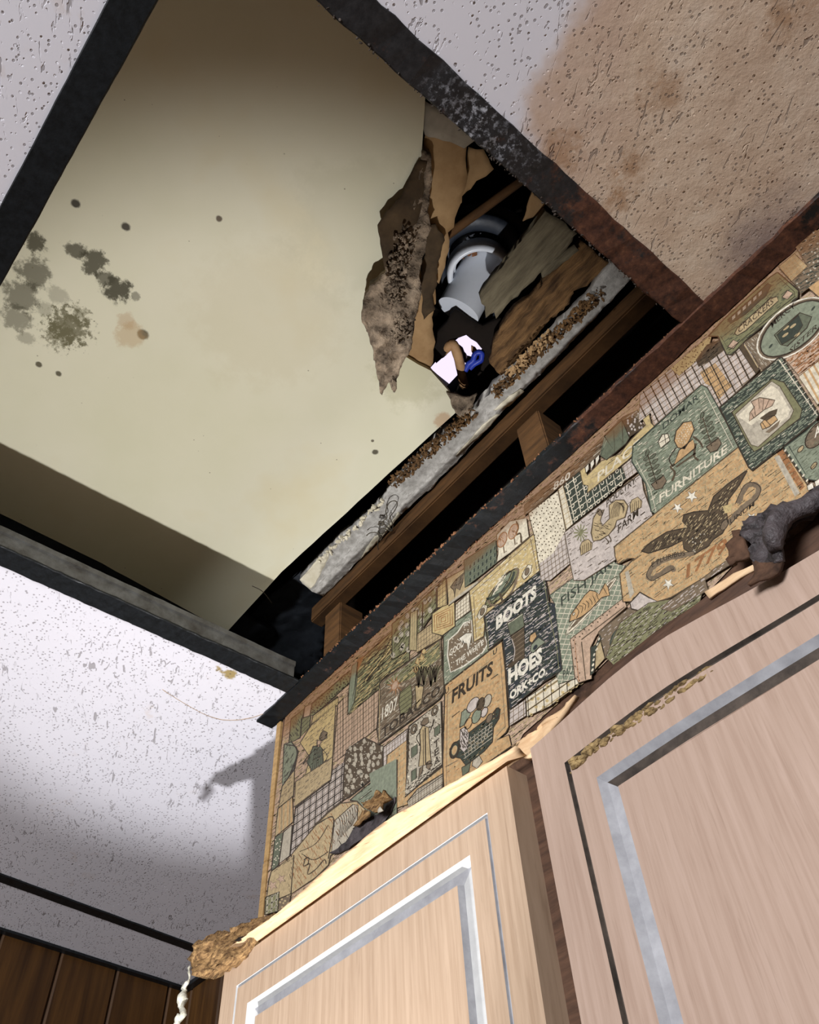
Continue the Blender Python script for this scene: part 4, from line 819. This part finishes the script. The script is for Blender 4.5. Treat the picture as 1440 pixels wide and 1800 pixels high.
for i in range(6): T.curve([(745 + i * 14, 1060 - i * 4), (755 + i * 16, 970 - i * 8), (800 + i * 14, 900 + i * 4), (880 - i * 4, 960 + i * 10)], 'dbrown', 1.1, 3)
T.poly([(600, 1000), (620, 960), (650, 980), (680, 970), (660, 1030), (630, 1030)], 'brown', 3, 'ink', 1); T.dashes('dbrown', 6, 6, 1.2, 20, .5, 1, 3, [(570, 1080), (650, 1100), (770, 1100), (700, 1220), (580, 1260)]); T.curve([(690, 1250), (720, 1290), (700, 1310)], 'dbrown', 2, 3); T.curve([(720, 1220), (745, 1270), (735, 1290)], 'dbrown', 2, 3)
T.text('POULTRY', (700, 955), (985, 715), (0, -66), 'ink', 3, .01, 0, .15); T.text('FARM', (812, 1205), (1010, 1030), (0, -82), 'ink', 3, .015); T.line([(1030, 1030), (1075, 995)], 'ink', 1.8)
for i in range(12):
    a = i * math.pi / 6; T.line([(450 + 22 * math.cos(a), 1200 + 26 * math.sin(a)), (450 + 70 * math.cos(a), 1200 + 84 * math.sin(a))], 'olive', 2.2, 2)
T.oval((450, 1200), (24, -16), (0, 30), 'olive', 3)
for (x, y) in ((925, 930), (440, 1340)): T.poly([(x, y), (x + 20, y - 50), (x + 80, y - 80), (x + 120, y - 40), (x + 115, y + 20), (x + 10, y + 80)], 'tan', 2, 'dbrown', 1.4); T.hatch((0, 1), 3.5, 'dbrown', 1, 3, [(x, y), (x + 110, y - 60), (x + 115, y + 20), (x + 10, y + 80)])
# --- furniture
T.crop(1140, 420, 4.09)
T.patch([(-120, 1600), (-110, 1490), (60, 1335), (380, 1050), (425, 1070), (655, 1490), (300, 1780), (60, 1980), (20, 1960), (-20, 1760)], 'sage', 'dgreen', 2.4); T.dashes('green', 7, 10, 1, -38, .5, .9); T.dashes('cream', 10, 8, .9, -38, .5, .7); T.line([(-90, 1590), (15, 1800), (55, 1960)], 'cream', 1.2); T.line([(400, 1090), (610, 1500)], 'cream', 1)
T.text('DOMAR', (105, 1372), (362, 1150), (-4, -44), 'dgreen', 3, .01); T.text('FURNITURE', (80, 1900), (565, 1535), (0, -62), 'cream', 3, .015)
T.poly([(185, 1450), (200, 1380), (250, 1320), (310, 1310), (330, 1370), (300, 1440), (260, 1510), (210, 1500)], 'org', 2, 'ink', 2); T.dots('cream', 5, 1, .2, 3, 1, [(195, 1440), (250, 1330), (315, 1320), (320, 1370), (250, 1490)]); T.poly([(220, 1520), (320, 1440), (340, 1500), (180, 1630)], 'org', 2, 'ink', 1.6)
T.curve([(190, 1620), (160, 1640), (190, 1680), (170, 1740)], 'dbrown', 4, 3); T.curve([(340, 1470), (330, 1560), (360, 1590)], 'dbrown', 4, 3); T.curve([(320, 1420), (370, 1460), (390, 1500)], 'dbrown', 3.4, 3); T.line([(200, 1640), (340, 1540)], 'dbrown', 3, 3); T.curve([(200, 1500), (150, 1580), (180, 1640)], 'ink', 2, 3)
T.poly([(70, 1460), (100, 1405), (140, 1400), (155, 1450), (90, 1505)], 'cream', 2, 'ink', 1.6); T.line([(115, 1400), (125, 1470)], 'ink', 1, 3); T.line([(72, 1470), (150, 1425)], 'ink', 1, 3)
for (x, y, k) in ((455, 1490, 1), (60, 1760, 1)):
    T.line([(x, y), (x - 65, y - 210)], 'dbrown', 1.6, 3)
    for i in range(5):
        f = i / 5; bx, by = x - 60 * f - 5, y - 190 * f - 20
        T.oval((bx - 22, by - 8), (20, -6), (-4, 13), 'green', 2, 'ink', 1.1, 12); T.oval((bx + 26, by - 26), (22, -16), (2, 12), 'green', 2, 'ink', 1.1, 12)
    T.oval((x - 68, y - 222), (14, -10), (0, 22), 'green', 2, 'ink', 1.1, 12); T.poly([(x - 40, y + 5), (x + 50, y - 60), (x + 70, y - 20), (x + 40, y + 30), (x - 10, y + 45)], 'brown', 3, 'ink', 1.8)
# --- eagle
T.crop(1080, 780, 4.0)
T.patch([(0, 725), (350, 440), (870, 25), (965, 185), (1185, 35), (1385, 330), (1440, 300), (1440, 360), (1250, 500), (980, 640), (830, 800), (640, 935), (400, 1080), (300, 1112), (180, 1042), (120, 1110), (60, 1110), (38, 915), (140, 805), (95, 810), (25, 845), (5, 790)], 'org', 'dbrown', 2.2)
T.grid((1, -.74), 9, (0, 1), 400, 'tan', .9); T.dashes('tan', 9, 8, 1.3, -37); T.dashes('tan', 9, 6, 1.2, 80, .5, .8); T.dashes('dbrown', 17, 16, 1.1, -37, .5, .5)
T.poly([(1125, 95), (1160, 80), (1305, 345), (1270, 370)], 'gray', 2); T.poly([(1140, 60), (1185, 35), (1340, 300), (1310, 330)], 'rust', 1); T.poly([(75, 905), (100, 890), (140, 1050), (110, 1090)], 'gray', 2)
for c, r in (((545, 370), 46), ((445, 450), 40), ((380, 985), 44), ((965, 520), 40)): T.star(c, r, 'white', 2, .3)
T.poly([(190, 755), (260, 690), (370, 620), (460, 600), (520, 590), (480, 545), (490, 500), (560, 480), (660, 470), (700, 370), (790, 290), (920, 195), (935, 190), (880, 290), (800, 400), (790, 480), (800, 560), (760, 630), (700, 670), (660, 720), (560, 780), (490, 740), (480, 680), (400, 720), (240, 770)], 'dbrown', 3, 'ink', 2.2)
ea = [(260, 700), (370, 630), (470, 610), (500, 510), (660, 480), (710, 380), (900, 220), (800, 400), (790, 560), (690, 660), (560, 770), (490, 680), (260, 760)]
T.dashes('tan', 7, 6, 1.2, -50, .5, .8, 4, ea); T.dashes('ink', 6, 8, 1.3, -50, .5, .8, 4, ea); T.dots('gray', 9, 1.5, .5, 4, 1, [(490, 690), (640, 620), (640, 700), (560, 770)])
T.oval((775, 570), (28, -20), (0, 32), 'brown', 5, 'ink', 1.4); T.poly([(760, 440), (830, 420), (820, 480), (780, 490)], 'ylw', 5)
T.curve([(560, 770), (400, 800), (290, 850), (240, 920), (260, 950), (300, 930), (400, 870), (420, 900)], 'brown', 9, 5); T.curve([(560, 755), (400, 785), (280, 835), (228, 920), (262, 962), (310, 940), (420, 880)], 'ink', 1.3, 6)
T.text('E PLURIBUS', (265, 870), (500, 785), (-4, -34), 'ink', 7, .01, 0, .45)
T.curve([(800, 560), (900, 450), (990, 380), (1015, 310), (970, 285), (920, 310), (870, 420)], 'brown', 9, 5); T.curve([(810, 575), (910, 465), (1005, 385), (1028, 310), (970, 272), (910, 300), (850, 425)], 'ink', 1.3, 6); T.text('UNUM', (815, 565), (985, 435), (0, -34), 'ink', 7, .01)
T.text('1779', (505, 945), (790, 745), (6, -92), 'rust', 3, .03)
T.patch([(110, 1120), (180, 1045), (240, 1080), (330, 1120), (200, 1180), (120, 1160)], 'lav', 'ink', 2)
T.patch([(240, 1120), (420, 1090), (640, 960), (600, 1120), (420, 1260), (200, 1400), (0, 1560), (-60, 1500), (40, 1260)], 'olive', 'dbrown', 1.2); T.dashes('ink', 8, 8, 1.2, -38); T.dashes('lav', 11, 7, 1, -38)
T.patch([(600, 960), (830, 790), (850, 830), (640, 960), (660, 1030), (400, 1180), (330, 1160), (390, 1100)], 'brown', 'dbrown', 1.2); T.dashes('lav', 9, 8, 1.2, -38)
# --- right end: ledger grid, butterfly, ovals
T.crop(1140, 420, 4.09)
T.patch([(-60, 1110), (160, 935), (300, 850), (560, 780), (680, 700), (800, 940), (760, 980), (510, 1215), (425, 1065), (380, 1045), (50, 1335), (15, 1250), (-70, 1320)], 'lav', 'brown', 1.2)
T.poly([(370, 960), (480, 890), (600, 1060), (510, 1150), (450, 1060), (410, 1040)], 'org', 1); T.hatch((1, -.75), 8.5, 'brown', 1.4, 2); T.hatch((.5, 1), 16, 'dbrown', 2.6, 2); T.hatch((.5, 1), 8, 'pink', 1, 1)
T.patch([(160, 930), (310, 800), (460, 680), (430, 800), (320, 900), (220, 985)], 'ylw', 'brown', 1); T.dots('dbrown', 7, 1.3, .5)
T.patch([(340, 870), (420, 760), (520, 720), (540, 800), (440, 880), (360, 920)], 'dbrown', None); T.dashes('ink', 6, 8, 1.4, -38)
T.patch([(430, 700), (560, 560), (880, 270), (930, 240), (1080, 370), (1075, 420), (720, 710), (600, 835), (560, 830), (500, 700)], 'olive', 'ink', 2.4); T.line([(520, 700), (580, 800), (1050, 415), (1050, 380), (940, 280)], 'ink', 1.3); T.dashes('dgreen', 8, 9, 1, -38, .5, .7)
T.poly([(570, 580), (760, 410), (860, 320), (885, 330), (850, 400), (700, 540), (590, 610)], 'dgreen', 2, 'ink', 1.6)
for i in range(6): T.poly([(600 + i * 38, 560 - i * 34), (625 + i * 38, 540 - i * 34), (627 + i * 38, 565 - i * 34), (603 + i * 38, 588 - i * 34)], 'gray', 3, 'ink', 1)
T.poly([(620, 680), (640, 640), (880, 425), (925, 415), (935, 445), (700, 660), (640, 695)], 'tan', 2, 'ink', 1.8); T.text('CRACKERS', (648, 680), (900, 462), (-4, -44), 'dbrown', 3, .01)
for c in ((1000, 400), (610, 755)): T.poly([(c[0] - 40, c[1] + 20), (c[0], c[1] - 30), (c[0] + 40, c[1] - 10), (c[0], c[1] + 35)], 'pink', 2, 'ink', 1.4)
T.patch([(935, 200), (1050, 105), (1145, 195), (1030, 305)], 'tan', 'dbrown', 1.4); T.grid((1, -.85), 7, (.8, 1), 7, 'org', .9)
T.patch([(1030, 305), (1145, 195), (1060, 60), (1200, -60), (1350, -60), (1350, 200), (1090, 400), (1085, 360)], 'brown', 'dbrown', 1.2); T.dashes('dgreen', 7, 8, 1.4, -30); T.dots('gray', 11, 1.8, .5)
T.patch([(1150, 350), (1300, 240), (1350, 320), (1230, 420)], 'org', 'brown', 1)
T.patch([(650, 780), (680, 745), (800, 940), (770, 965)], 'dbrown', 'ink', 1.4); T.line([(690, 760), (790, 925)], 'tan', 1.6)
T.patch([(690, 745), (830, 640), (880, 830), (940, 860), (820, 940)], 'brown', 'dbrown', 1); T.dashes('gray', 7, 6, 1.2, 50)
T.patch([(970, 850), (1230, 640), (1350, 560), (1350, 780), (1085, 985)], 'pink', 'brown', 1.2); T.dashes('rust', 7, 9, 2, -38); T.hatch((1, -.78), 12, 'dbrown', 1)
T.patch([(1080, 990), (1350, 780), (1350, 1120), (1215, 1190)], 'cream', 'brown', 1.2); T.hatch((.55, 1), 11, 'org', 3.6)
T.level += 1
T.oval((1040, 645), (232, -205), (128, 104), 'brown', 0); T.oval((1040, 645), (226, -200), (124, 100), None, 1, 'white', 2.6); T.oval((1040, 645), (208, -184), (108, 86), 'sage', 3, 'ink', 3)
T.poly([(905, 690), (1090, 530), (1175, 560), (1140, 640), (1000, 770), (950, 760)], 'green', 4, 'ink', 1.6); T.poly([(925, 690), (1080, 545), (1110, 620), (1060, 700), (960, 760)], 'dgreen', 5, 'ink', 1.4)
for c in ((990, 640), (1040, 625), (985, 690), (1070, 690)): T.oval(c, (22, -16), (4, 8), 'tan', 6, None)
T.text('MERCY', (890, 640), (1060, 490), (-14, -34), 'ink', 4, .01, 0, .2); T.text('SISTER', (1010, 830), (1215, 640), (6, -42), 'ink', 4, .01)
for c in ((880, 770), (1185, 500)): T.oval(c, (14, -10), (-4, 14), 'dgreen', 4)
T.patch([(510, 1212), (935, 855), (960, 850), (1228, 1260), (1200, 1310), (745, 1665), (720, 1640), (640, 1480)], 'dgreen', 'ink', 2.6); T.dashes('sage', 7, 9, 1.4, -38); T.dashes('cream', 11, 7, 1, -38, .5, .6); T.line([(940, 870), (1215, 1270)], 'cream', 1.8)
for i in range(9): T.line([(960 + i * 29, 915 + i * 42), (995 + i * 27, 890 + i * 42)], 'cream', 1.2)
T.poly([(600, 1245), (890, 1005), (975, 1030), (1105, 1225), (1090, 1290), (800, 1510), (760, 1530), (720, 1480)], 'olive', 2, 'ink', 1.6); T.poly([(622, 1262), (885, 1022), (945, 1060), (1045, 1232), (1020, 1290), (790, 1495), (738, 1480), (690, 1390)], 'gray', 3, 'dbrown', 1.4); T.poly([(640, 1275), (880, 1050), (930, 1080), (1020, 1230), (1000, 1280), (900, 1360), (800, 1300), (740, 1340)], 'cream', 4)
T.poly([(740, 1170), (800, 1140), (860, 1150), (910, 1160), (890, 1200), (830, 1230), (780, 1270), (725, 1310), (730, 1250), (760, 1210)], 'pink', 5, 'dbrown', 1.6); T.poly([(805, 1330), (850, 1280), (910, 1270), (930, 1300), (870, 1350), (820, 1370)], 'org', 5, 'dbrown', 1.6); T.poly([(800, 1290), (870, 1240), (930, 1220), (920, 1260), (850, 1310)], 'dbrown', 6); T.poly([(840, 1390), (950, 1300), (930, 1350), (870, 1395)], 'brown', 6)
for a, b in (((790, 1150), (800, 1220)), ((830, 1150), (820, 1230)), ((870, 1155), (840, 1220)), ((760, 1200), (770, 1270)), ((740, 1250), (760, 1290)), ((840, 1300), (880, 1340)), ((820, 1320), (850, 1365))): T.line([a, b], 'dbrown', 1.2, 7)
T.patch([(975, 1500), (1130, 1385), (1210, 1310), (1350, 1380), (1350, 1700), (1230, 1740), (1130, 1725), (1110, 1700)], 'sage', 'dgreen', 2); T.dashes('green', 9, 9, 1, -38); T.line([(1010, 1490), (1130, 1690)], 'dgreen', 1.4); T.oval((1215, 1405), (85, -40), (-20, 92), 'brown', 1, 'ink', 2.2); T.text('A', (1195, 1430), (1240, 1400), (0, -70), 'white', 3)
for c in ((1095, 1510), (1190, 1630)): T.oval(c, (22, -12), (-4, 22), 'tan', 1, 'ink', 1.4)
for i in range(7): T.oval((985 + i * 26, 1520 + i * 36), (9, -6), (0, 9), 'cream', 2)
for i in range(4): T.poly([(1140 + i * 55, 1775 - i * 30), (1180 + i * 55, 1750 - i * 30), (1190 + i * 55, 1790 - i * 30), (1150 + i * 55, 1810 - i * 30)], 'white', 3, 'dbrown', 1.2)
T.build('wallpaper', so)

# torn and mouldy paper hanging from the soffit
def F(x, y, d=0): return P(x, y, 1, YS - d)
K = lambda x, y: (1240 + x / 7.2, 840 + y / 7.2)
def KF(pts): return [F(*K(x, y), d) for x, y, d in pts]
t1 = sheet('torn_flap', KF([(1560, 60, .004), (1400, 130, .006), (1180, 260, .010), (930, 410, .012), (700, 500, .012), (520, 600, .010), (470, 680, .014), (520, 760, .020), (610, 880, .026), (590, 1080, .030), (680, 1120, .034), (980, 1100, .034), (1000, 1020, .034), (960, 780, .030), (1000, 640, .026), (1200, 560, .022), (1560, 320, .016)]), 'mould', so, .003, .005, .009, .003, 60, (0, -1, 0))
t1['label'] = 'black mouldy curl of wallpaper'
t2 = sheet('torn_flap', KF([(470, 670, .008), (380, 720, .012), (345, 820, .016), (330, 960, .018), (310, 1080, .020), (340, 1130, .020), (420, 1060, .020), (560, 1010, .020), (600, 920, .018), (540, 760, .014)]), 'mould_brown', so, .004, .006, .005, .002, 50, (0, -1, 0))
t2['label'] = 'brown shredded curl of wallpaper'
t3 = sheet('torn_flap', KF([(600, 1080, .030), (700, 1080, .032), (900, 1090, .032), (1000, 1080, .032), (930, 1240, .034), (700, 1330, .036), (600, 1390, .036), (580, 1330, .034), (650, 1240, .032)]), 'mould_brown', so, .003, .006, .003, .002, 50, (0, -1, 0))
t3['label'] = 'brown hanging tail of torn wallpaper'
tube('mould_fold', smooth_path(KF([(1500, 220, .024), (1200, 400, .030), (1000, 470, .036), (900, 580, .040), (880, 760, .042), (900, 920, .040)]), 4), [.005, .006] + [.0065] * 16 + [.006, .005, .004], 'mould', so, 10, .003, 70)
K2f = lambda x, y: (580 + x / 10.286, 1360 + y / 10.286)
def K2F(pts): return [F(*K2f(x, y), d) for x, y, d in pts]
t4 = sheet('torn_flap', K2F([(620, 540, .003), (800, 500, .008), (830, 380, .012), (890, 310, .014), (960, 380, .014), (1030, 320, .010), (1100, 450, .008), (1000, 530, .016), (960, 640, .018), (840, 720, .016), (700, 640, .008)]), 'lump', so, .003, .004, .004, .0015, 60, (0, -1, 0))
t4['label'] = 'orange-brown curl of torn paper'
sheet('torn_flap', K2F([(890, 640, .020), (930, 600, .020), (985, 680, .020), (890, 715, .020)]), 'paper_white', so, .0015, .004, .001, .0008, 60, (0, -1, 0))
sheet('torn_flap', K2F([(560, 830, .004), (620, 680, .004), (700, 660, .006), (760, 700, .008), (720, 780, .010), (600, 870, .008), (520, 960, .006), (460, 960, .004)]), 'lump', so, .002, .005, .002, .001, 60, (0, -1, 0))
sheet('mouldy_patch', K2F([(0, 1440, .0022), (300, 1250, .0022), (420, 1020, .0022), (520, 950, .0022), (720, 800, .0022), (960, 700, .0022), (1000, 560, .0022), (1200, 400, .0022), (1190, 520, .0022), (1100, 700, .0022), (960, 940, .0022), (600, 1180, .0022), (340, 1360, .0022), (180, 1440, .0022)]), 'mould', so, .0008, .008, .0008, .0012, 60, (0, -1, 0))

# ------------------------------------------------------------------ cabinet
cab = thing('kitchen_cabinet', 'wall cabinet with two pale pink oak-grain doors below the wallpapered soffit', 'cabinet', (-.785, YS, CH - .38))
box('body', (-.757, YS + .012, CH - .38), (.12, .733, CH + .400), 'frame_wood', cab)
box('face_frame', (-.757, YS - .0005, CH - .38), (.12, YS + .012, CH + .404), 'frame_wood', cab)
def door(x0, x1, z0, z1, mat, warp, insets, parent, grime, sl):
    """door slab with two routed rectangular grooves"""
    loops = [(0, .0215), (0, 0)]                      # (inset, depth back from the face)
    for (i0, wd, dp) in insets: loops += [(i0, 0), (i0 + wd * sl[0], dp), (i0 + wd * sl[1], dp), (i0 + wd, 0)]
    bm = bmesh.new(); N = 16; rings = []
    def rect(i):
        a, b, c, d = x0 + i, x1 - i, z0 + i, z1 - i
        pts = [(a + (b - a) * t / N, d) for t in range(N)] + [(b, d + (c - d) * t / N) for t in range(N)] + [(b + (a - b) * t / N, c) for t in range(N)] + [(a, c + (d - c) * t / N) for t in range(N)]
        return pts
    for i, dp in loops:
        rings.append([bm.verts.new(warp(x, YD + dp, z, i)) for x, z in rect(i)])
    for k, (a, b) in enumerate(zip(rings, rings[1:])):
        for j in range(4 * N):
            f = bm.faces.new((a[j], a[(j + 1) % (4 * N)], b[(j + 1) % (4 * N)], b[j]))
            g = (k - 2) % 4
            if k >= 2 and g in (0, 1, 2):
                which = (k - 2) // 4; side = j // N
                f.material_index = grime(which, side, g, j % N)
    bm.faces.new(rings[-1]); bm.faces.new(rings[0][::-1])
    bmesh.ops.recalc_face_normals(bm, faces=bm.faces)
    me = bpy.data.meshes.new('door'); bm.to_mesh(me); bm.free()
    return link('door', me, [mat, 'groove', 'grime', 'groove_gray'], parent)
def flatw(x, y, z, i): return Vector((x, y, z))
dl = door(-.785, -.377, CH - .36, CH + .3935, 'oak_l', flatw, [(.0265, .0032, .0022), (.050, .0165, .0060)], cab, lambda w_, s_, g, t: 3 if (s_ == 0 and g) or (s_ != 0 and g == 2) or (w_ == 0 and s_ == 1) else 1, (.28, .92))  # grey groove faces paint in the shadow band under the moulding
dl['label'] = 'left door'
def warpr(x, y, z, i):
    u = (x + .35) / .25; e = max(0, (z - (CH + .20)) / .19)
    return Vector((x, y - .004 * math.exp(-((u - .6) / .5) ** 2) * e, z + e * max(0, 1 - i / .05) * .012 * math.exp(-((u - .45) / .35) ** 2) - e * .010 * max(0, u - .5) * max(0, 1 - i / .2)))
dr = door(-.350, .10, CH - .36, CH + .3905, 'oak_r', warpr, [(.029, .0042, .003), (.053, .0150, .0050)], cab, lambda w_, s_, g, t: 2 if w_ == 0 or (s_ == 0 and g) or g == 2 else 3, (.28, .90))
dr['label'] = 'right door, top edge swollen'
# swollen core showing along the outer groove of the right door
pts = [(1003, 1350), (1030, 1325), (1060, 1302), (1095, 1281), (1130, 1258), (1165, 1236), (1200, 1211), (1250, 1180)]
bm = bmesh.new()
for (a, b) in zip(pts, pts[1:]):
    for i in range(26):
        t = random.random(); c = P(a[0] + (b[0] - a[0]) * t, a[1] + (b[1] - a[1]) * t, 1, YD - .002) + Vector((random.uniform(-.002, .002), random.uniform(-.001, .003), random.uniform(-.0035, .0035)))
        s = random.uniform(.0012, .0030)
        bmesh.ops.create_icosphere(bm, subdivisions=1, radius=1, matrix=Matrix.Translation(c) @ Matrix.Diagonal((s * 1.7, s, s * .8, 1)))
for v in bm.verts: v.co += noise.noise_vector(v.co * 300) * .0012
link('exposed_core', mesh_of(bm, 'exposed_core'), ['core'], dr)

# ------------------------------------------------------------------ broken timber strips between soffit and doors
ts = thing('trim_strip', 'warped pale wood strip with a splintered end, along the bottom of the soffit', 'wood trim', (-.85, YS, CH + .43))
up = [(400, 1668), (440, 1638), (470, 1618), (505, 1590), (560, 1540), (620, 1490), (672, 1447), (700, 1430), (760, 1395), (820, 1362), (880, 1327), (905, 1312)]
lo = [(915, 1322), (880, 1343), (820, 1380), (770, 1408), (720, 1432), (680, 1462), (640, 1490), (600, 1520), (560, 1560), (510, 1600), (470, 1632), (430, 1665), (405, 1690)]
sheet('strip', [F(x, y, .034) for x, y in up] + [F(x, y, .021) for x, y in lo], 'raw_wood', ts, .006, .010, .0003, .0008, 40, (0, 1, 0))
K8 = lambda x, y: (290 + x / 6.545, 1580 + y / 6.545)
def K8F(pts): return [F(*K8(x, y), d) for x, y, d in pts]
le = sheet('splintered_end', K8F([(1240, 160, .020), (1000, 240, .026), (860, 310, .030), (740, 390, .034), (600, 375, .034), (520, 420, .038), (400, 490, .042), (350, 560, .044), (330, 640, .044), (290, 690, .044), (285, 760, .044), (330, 870, .044), (420, 860, .042), (490, 800, .040), (560, 785, .038), (700, 745, .035), (850, 640, .032), (960, 520, .028), (1080, 380, .026), (1250, 220, .022)]), 'lump', ts, .016, .006, .006, .003, 50, (0, 1, 0))
le['label'] = 'chewed brown broken end'
sheet('dark_hole', K8F([(800, 480, .036), (850, 440, .035), (905, 425, .034), (880, 455, .034), (830, 490, .036)]), 'dark', le, .002, .004, .0006, .0006, 50, (0, 1, 0))
ts2 = thing('trim_strip', 'dark stained wood strip with a bright broken end, above the right-hand door', 'wood trim', (-.35, YS, CH + .41))
sheet('strip', [F(x, y, d) for x, y, d in ((938, 1298, .008), (985, 1262, .008), (1040, 1205, .008), (1080, 1168, .008), (1149, 1113, .010), (1260, 1035, .012), (1330, 1000, .012), (1440, 905, .012), (1520, 840, .012), (1520, 930, .006), (1440, 1010, .006), (1250, 1112, .006), (1172, 1143, .006), (1087, 1185, .006), (1010, 1250, .006), (962, 1300, .006))], 'frame_wood', ts2, .006, .012, .001, .001, 40, (0, 1, 0))
sheet('broken_end', [F(x, y, d) for x, y, d in ((897, 1312, .012), (930, 1290, .013), (940, 1282, .014), (990, 1240, .013), (1010, 1222, .012), (985, 1258, .013), (962, 1292, .013), (945, 1310, .014), (930, 1330, .015), (920, 1331, .015), (908, 1318, .013))], 'raw_wood', ts2, .005, .006, .0015, .0012, 60, (0, 1, 0))
sheet('raw_edge', [F(x, y, .014) for x, y in ((1240, 1040), (1290, 1008), (1325, 992), (1330, 998), (1300, 1015), (1245, 1052))], 'raw_wood', ts2, .002, .008, .0008, .0008, 60, (0, 1, 0))
# dusty string hanging from the broken end
sp_ = [K8F([(x, y, .046)])[0] for x, y in ((290, 770), (280, 850), (270, 930), (235, 1010), (215, 1080), (200, 1180), (190, 1260), (215, 1330), (160, 1380), (140, 1440), (110, 1520))]
tag(tube('dusty_string', smooth_path(sp_, 4), [.0010, .001, .0012, .001, .0015, .0012, .001, .001, .0012, .0022, .0028, .002, .0022, .003, .0034, .0026, .003, .004, .005, .0055, .005, .0042, .003, .0028, .0022, .002, .0024, .003, .0034, .0026, .003, .0042, .0044, .004, .0034, .003, .003, .0028, .0026, .0024, .002], 'string', None, 8, .0016, 200), 'pale dusty string of debris dangling from the splintered wood end', 'string')
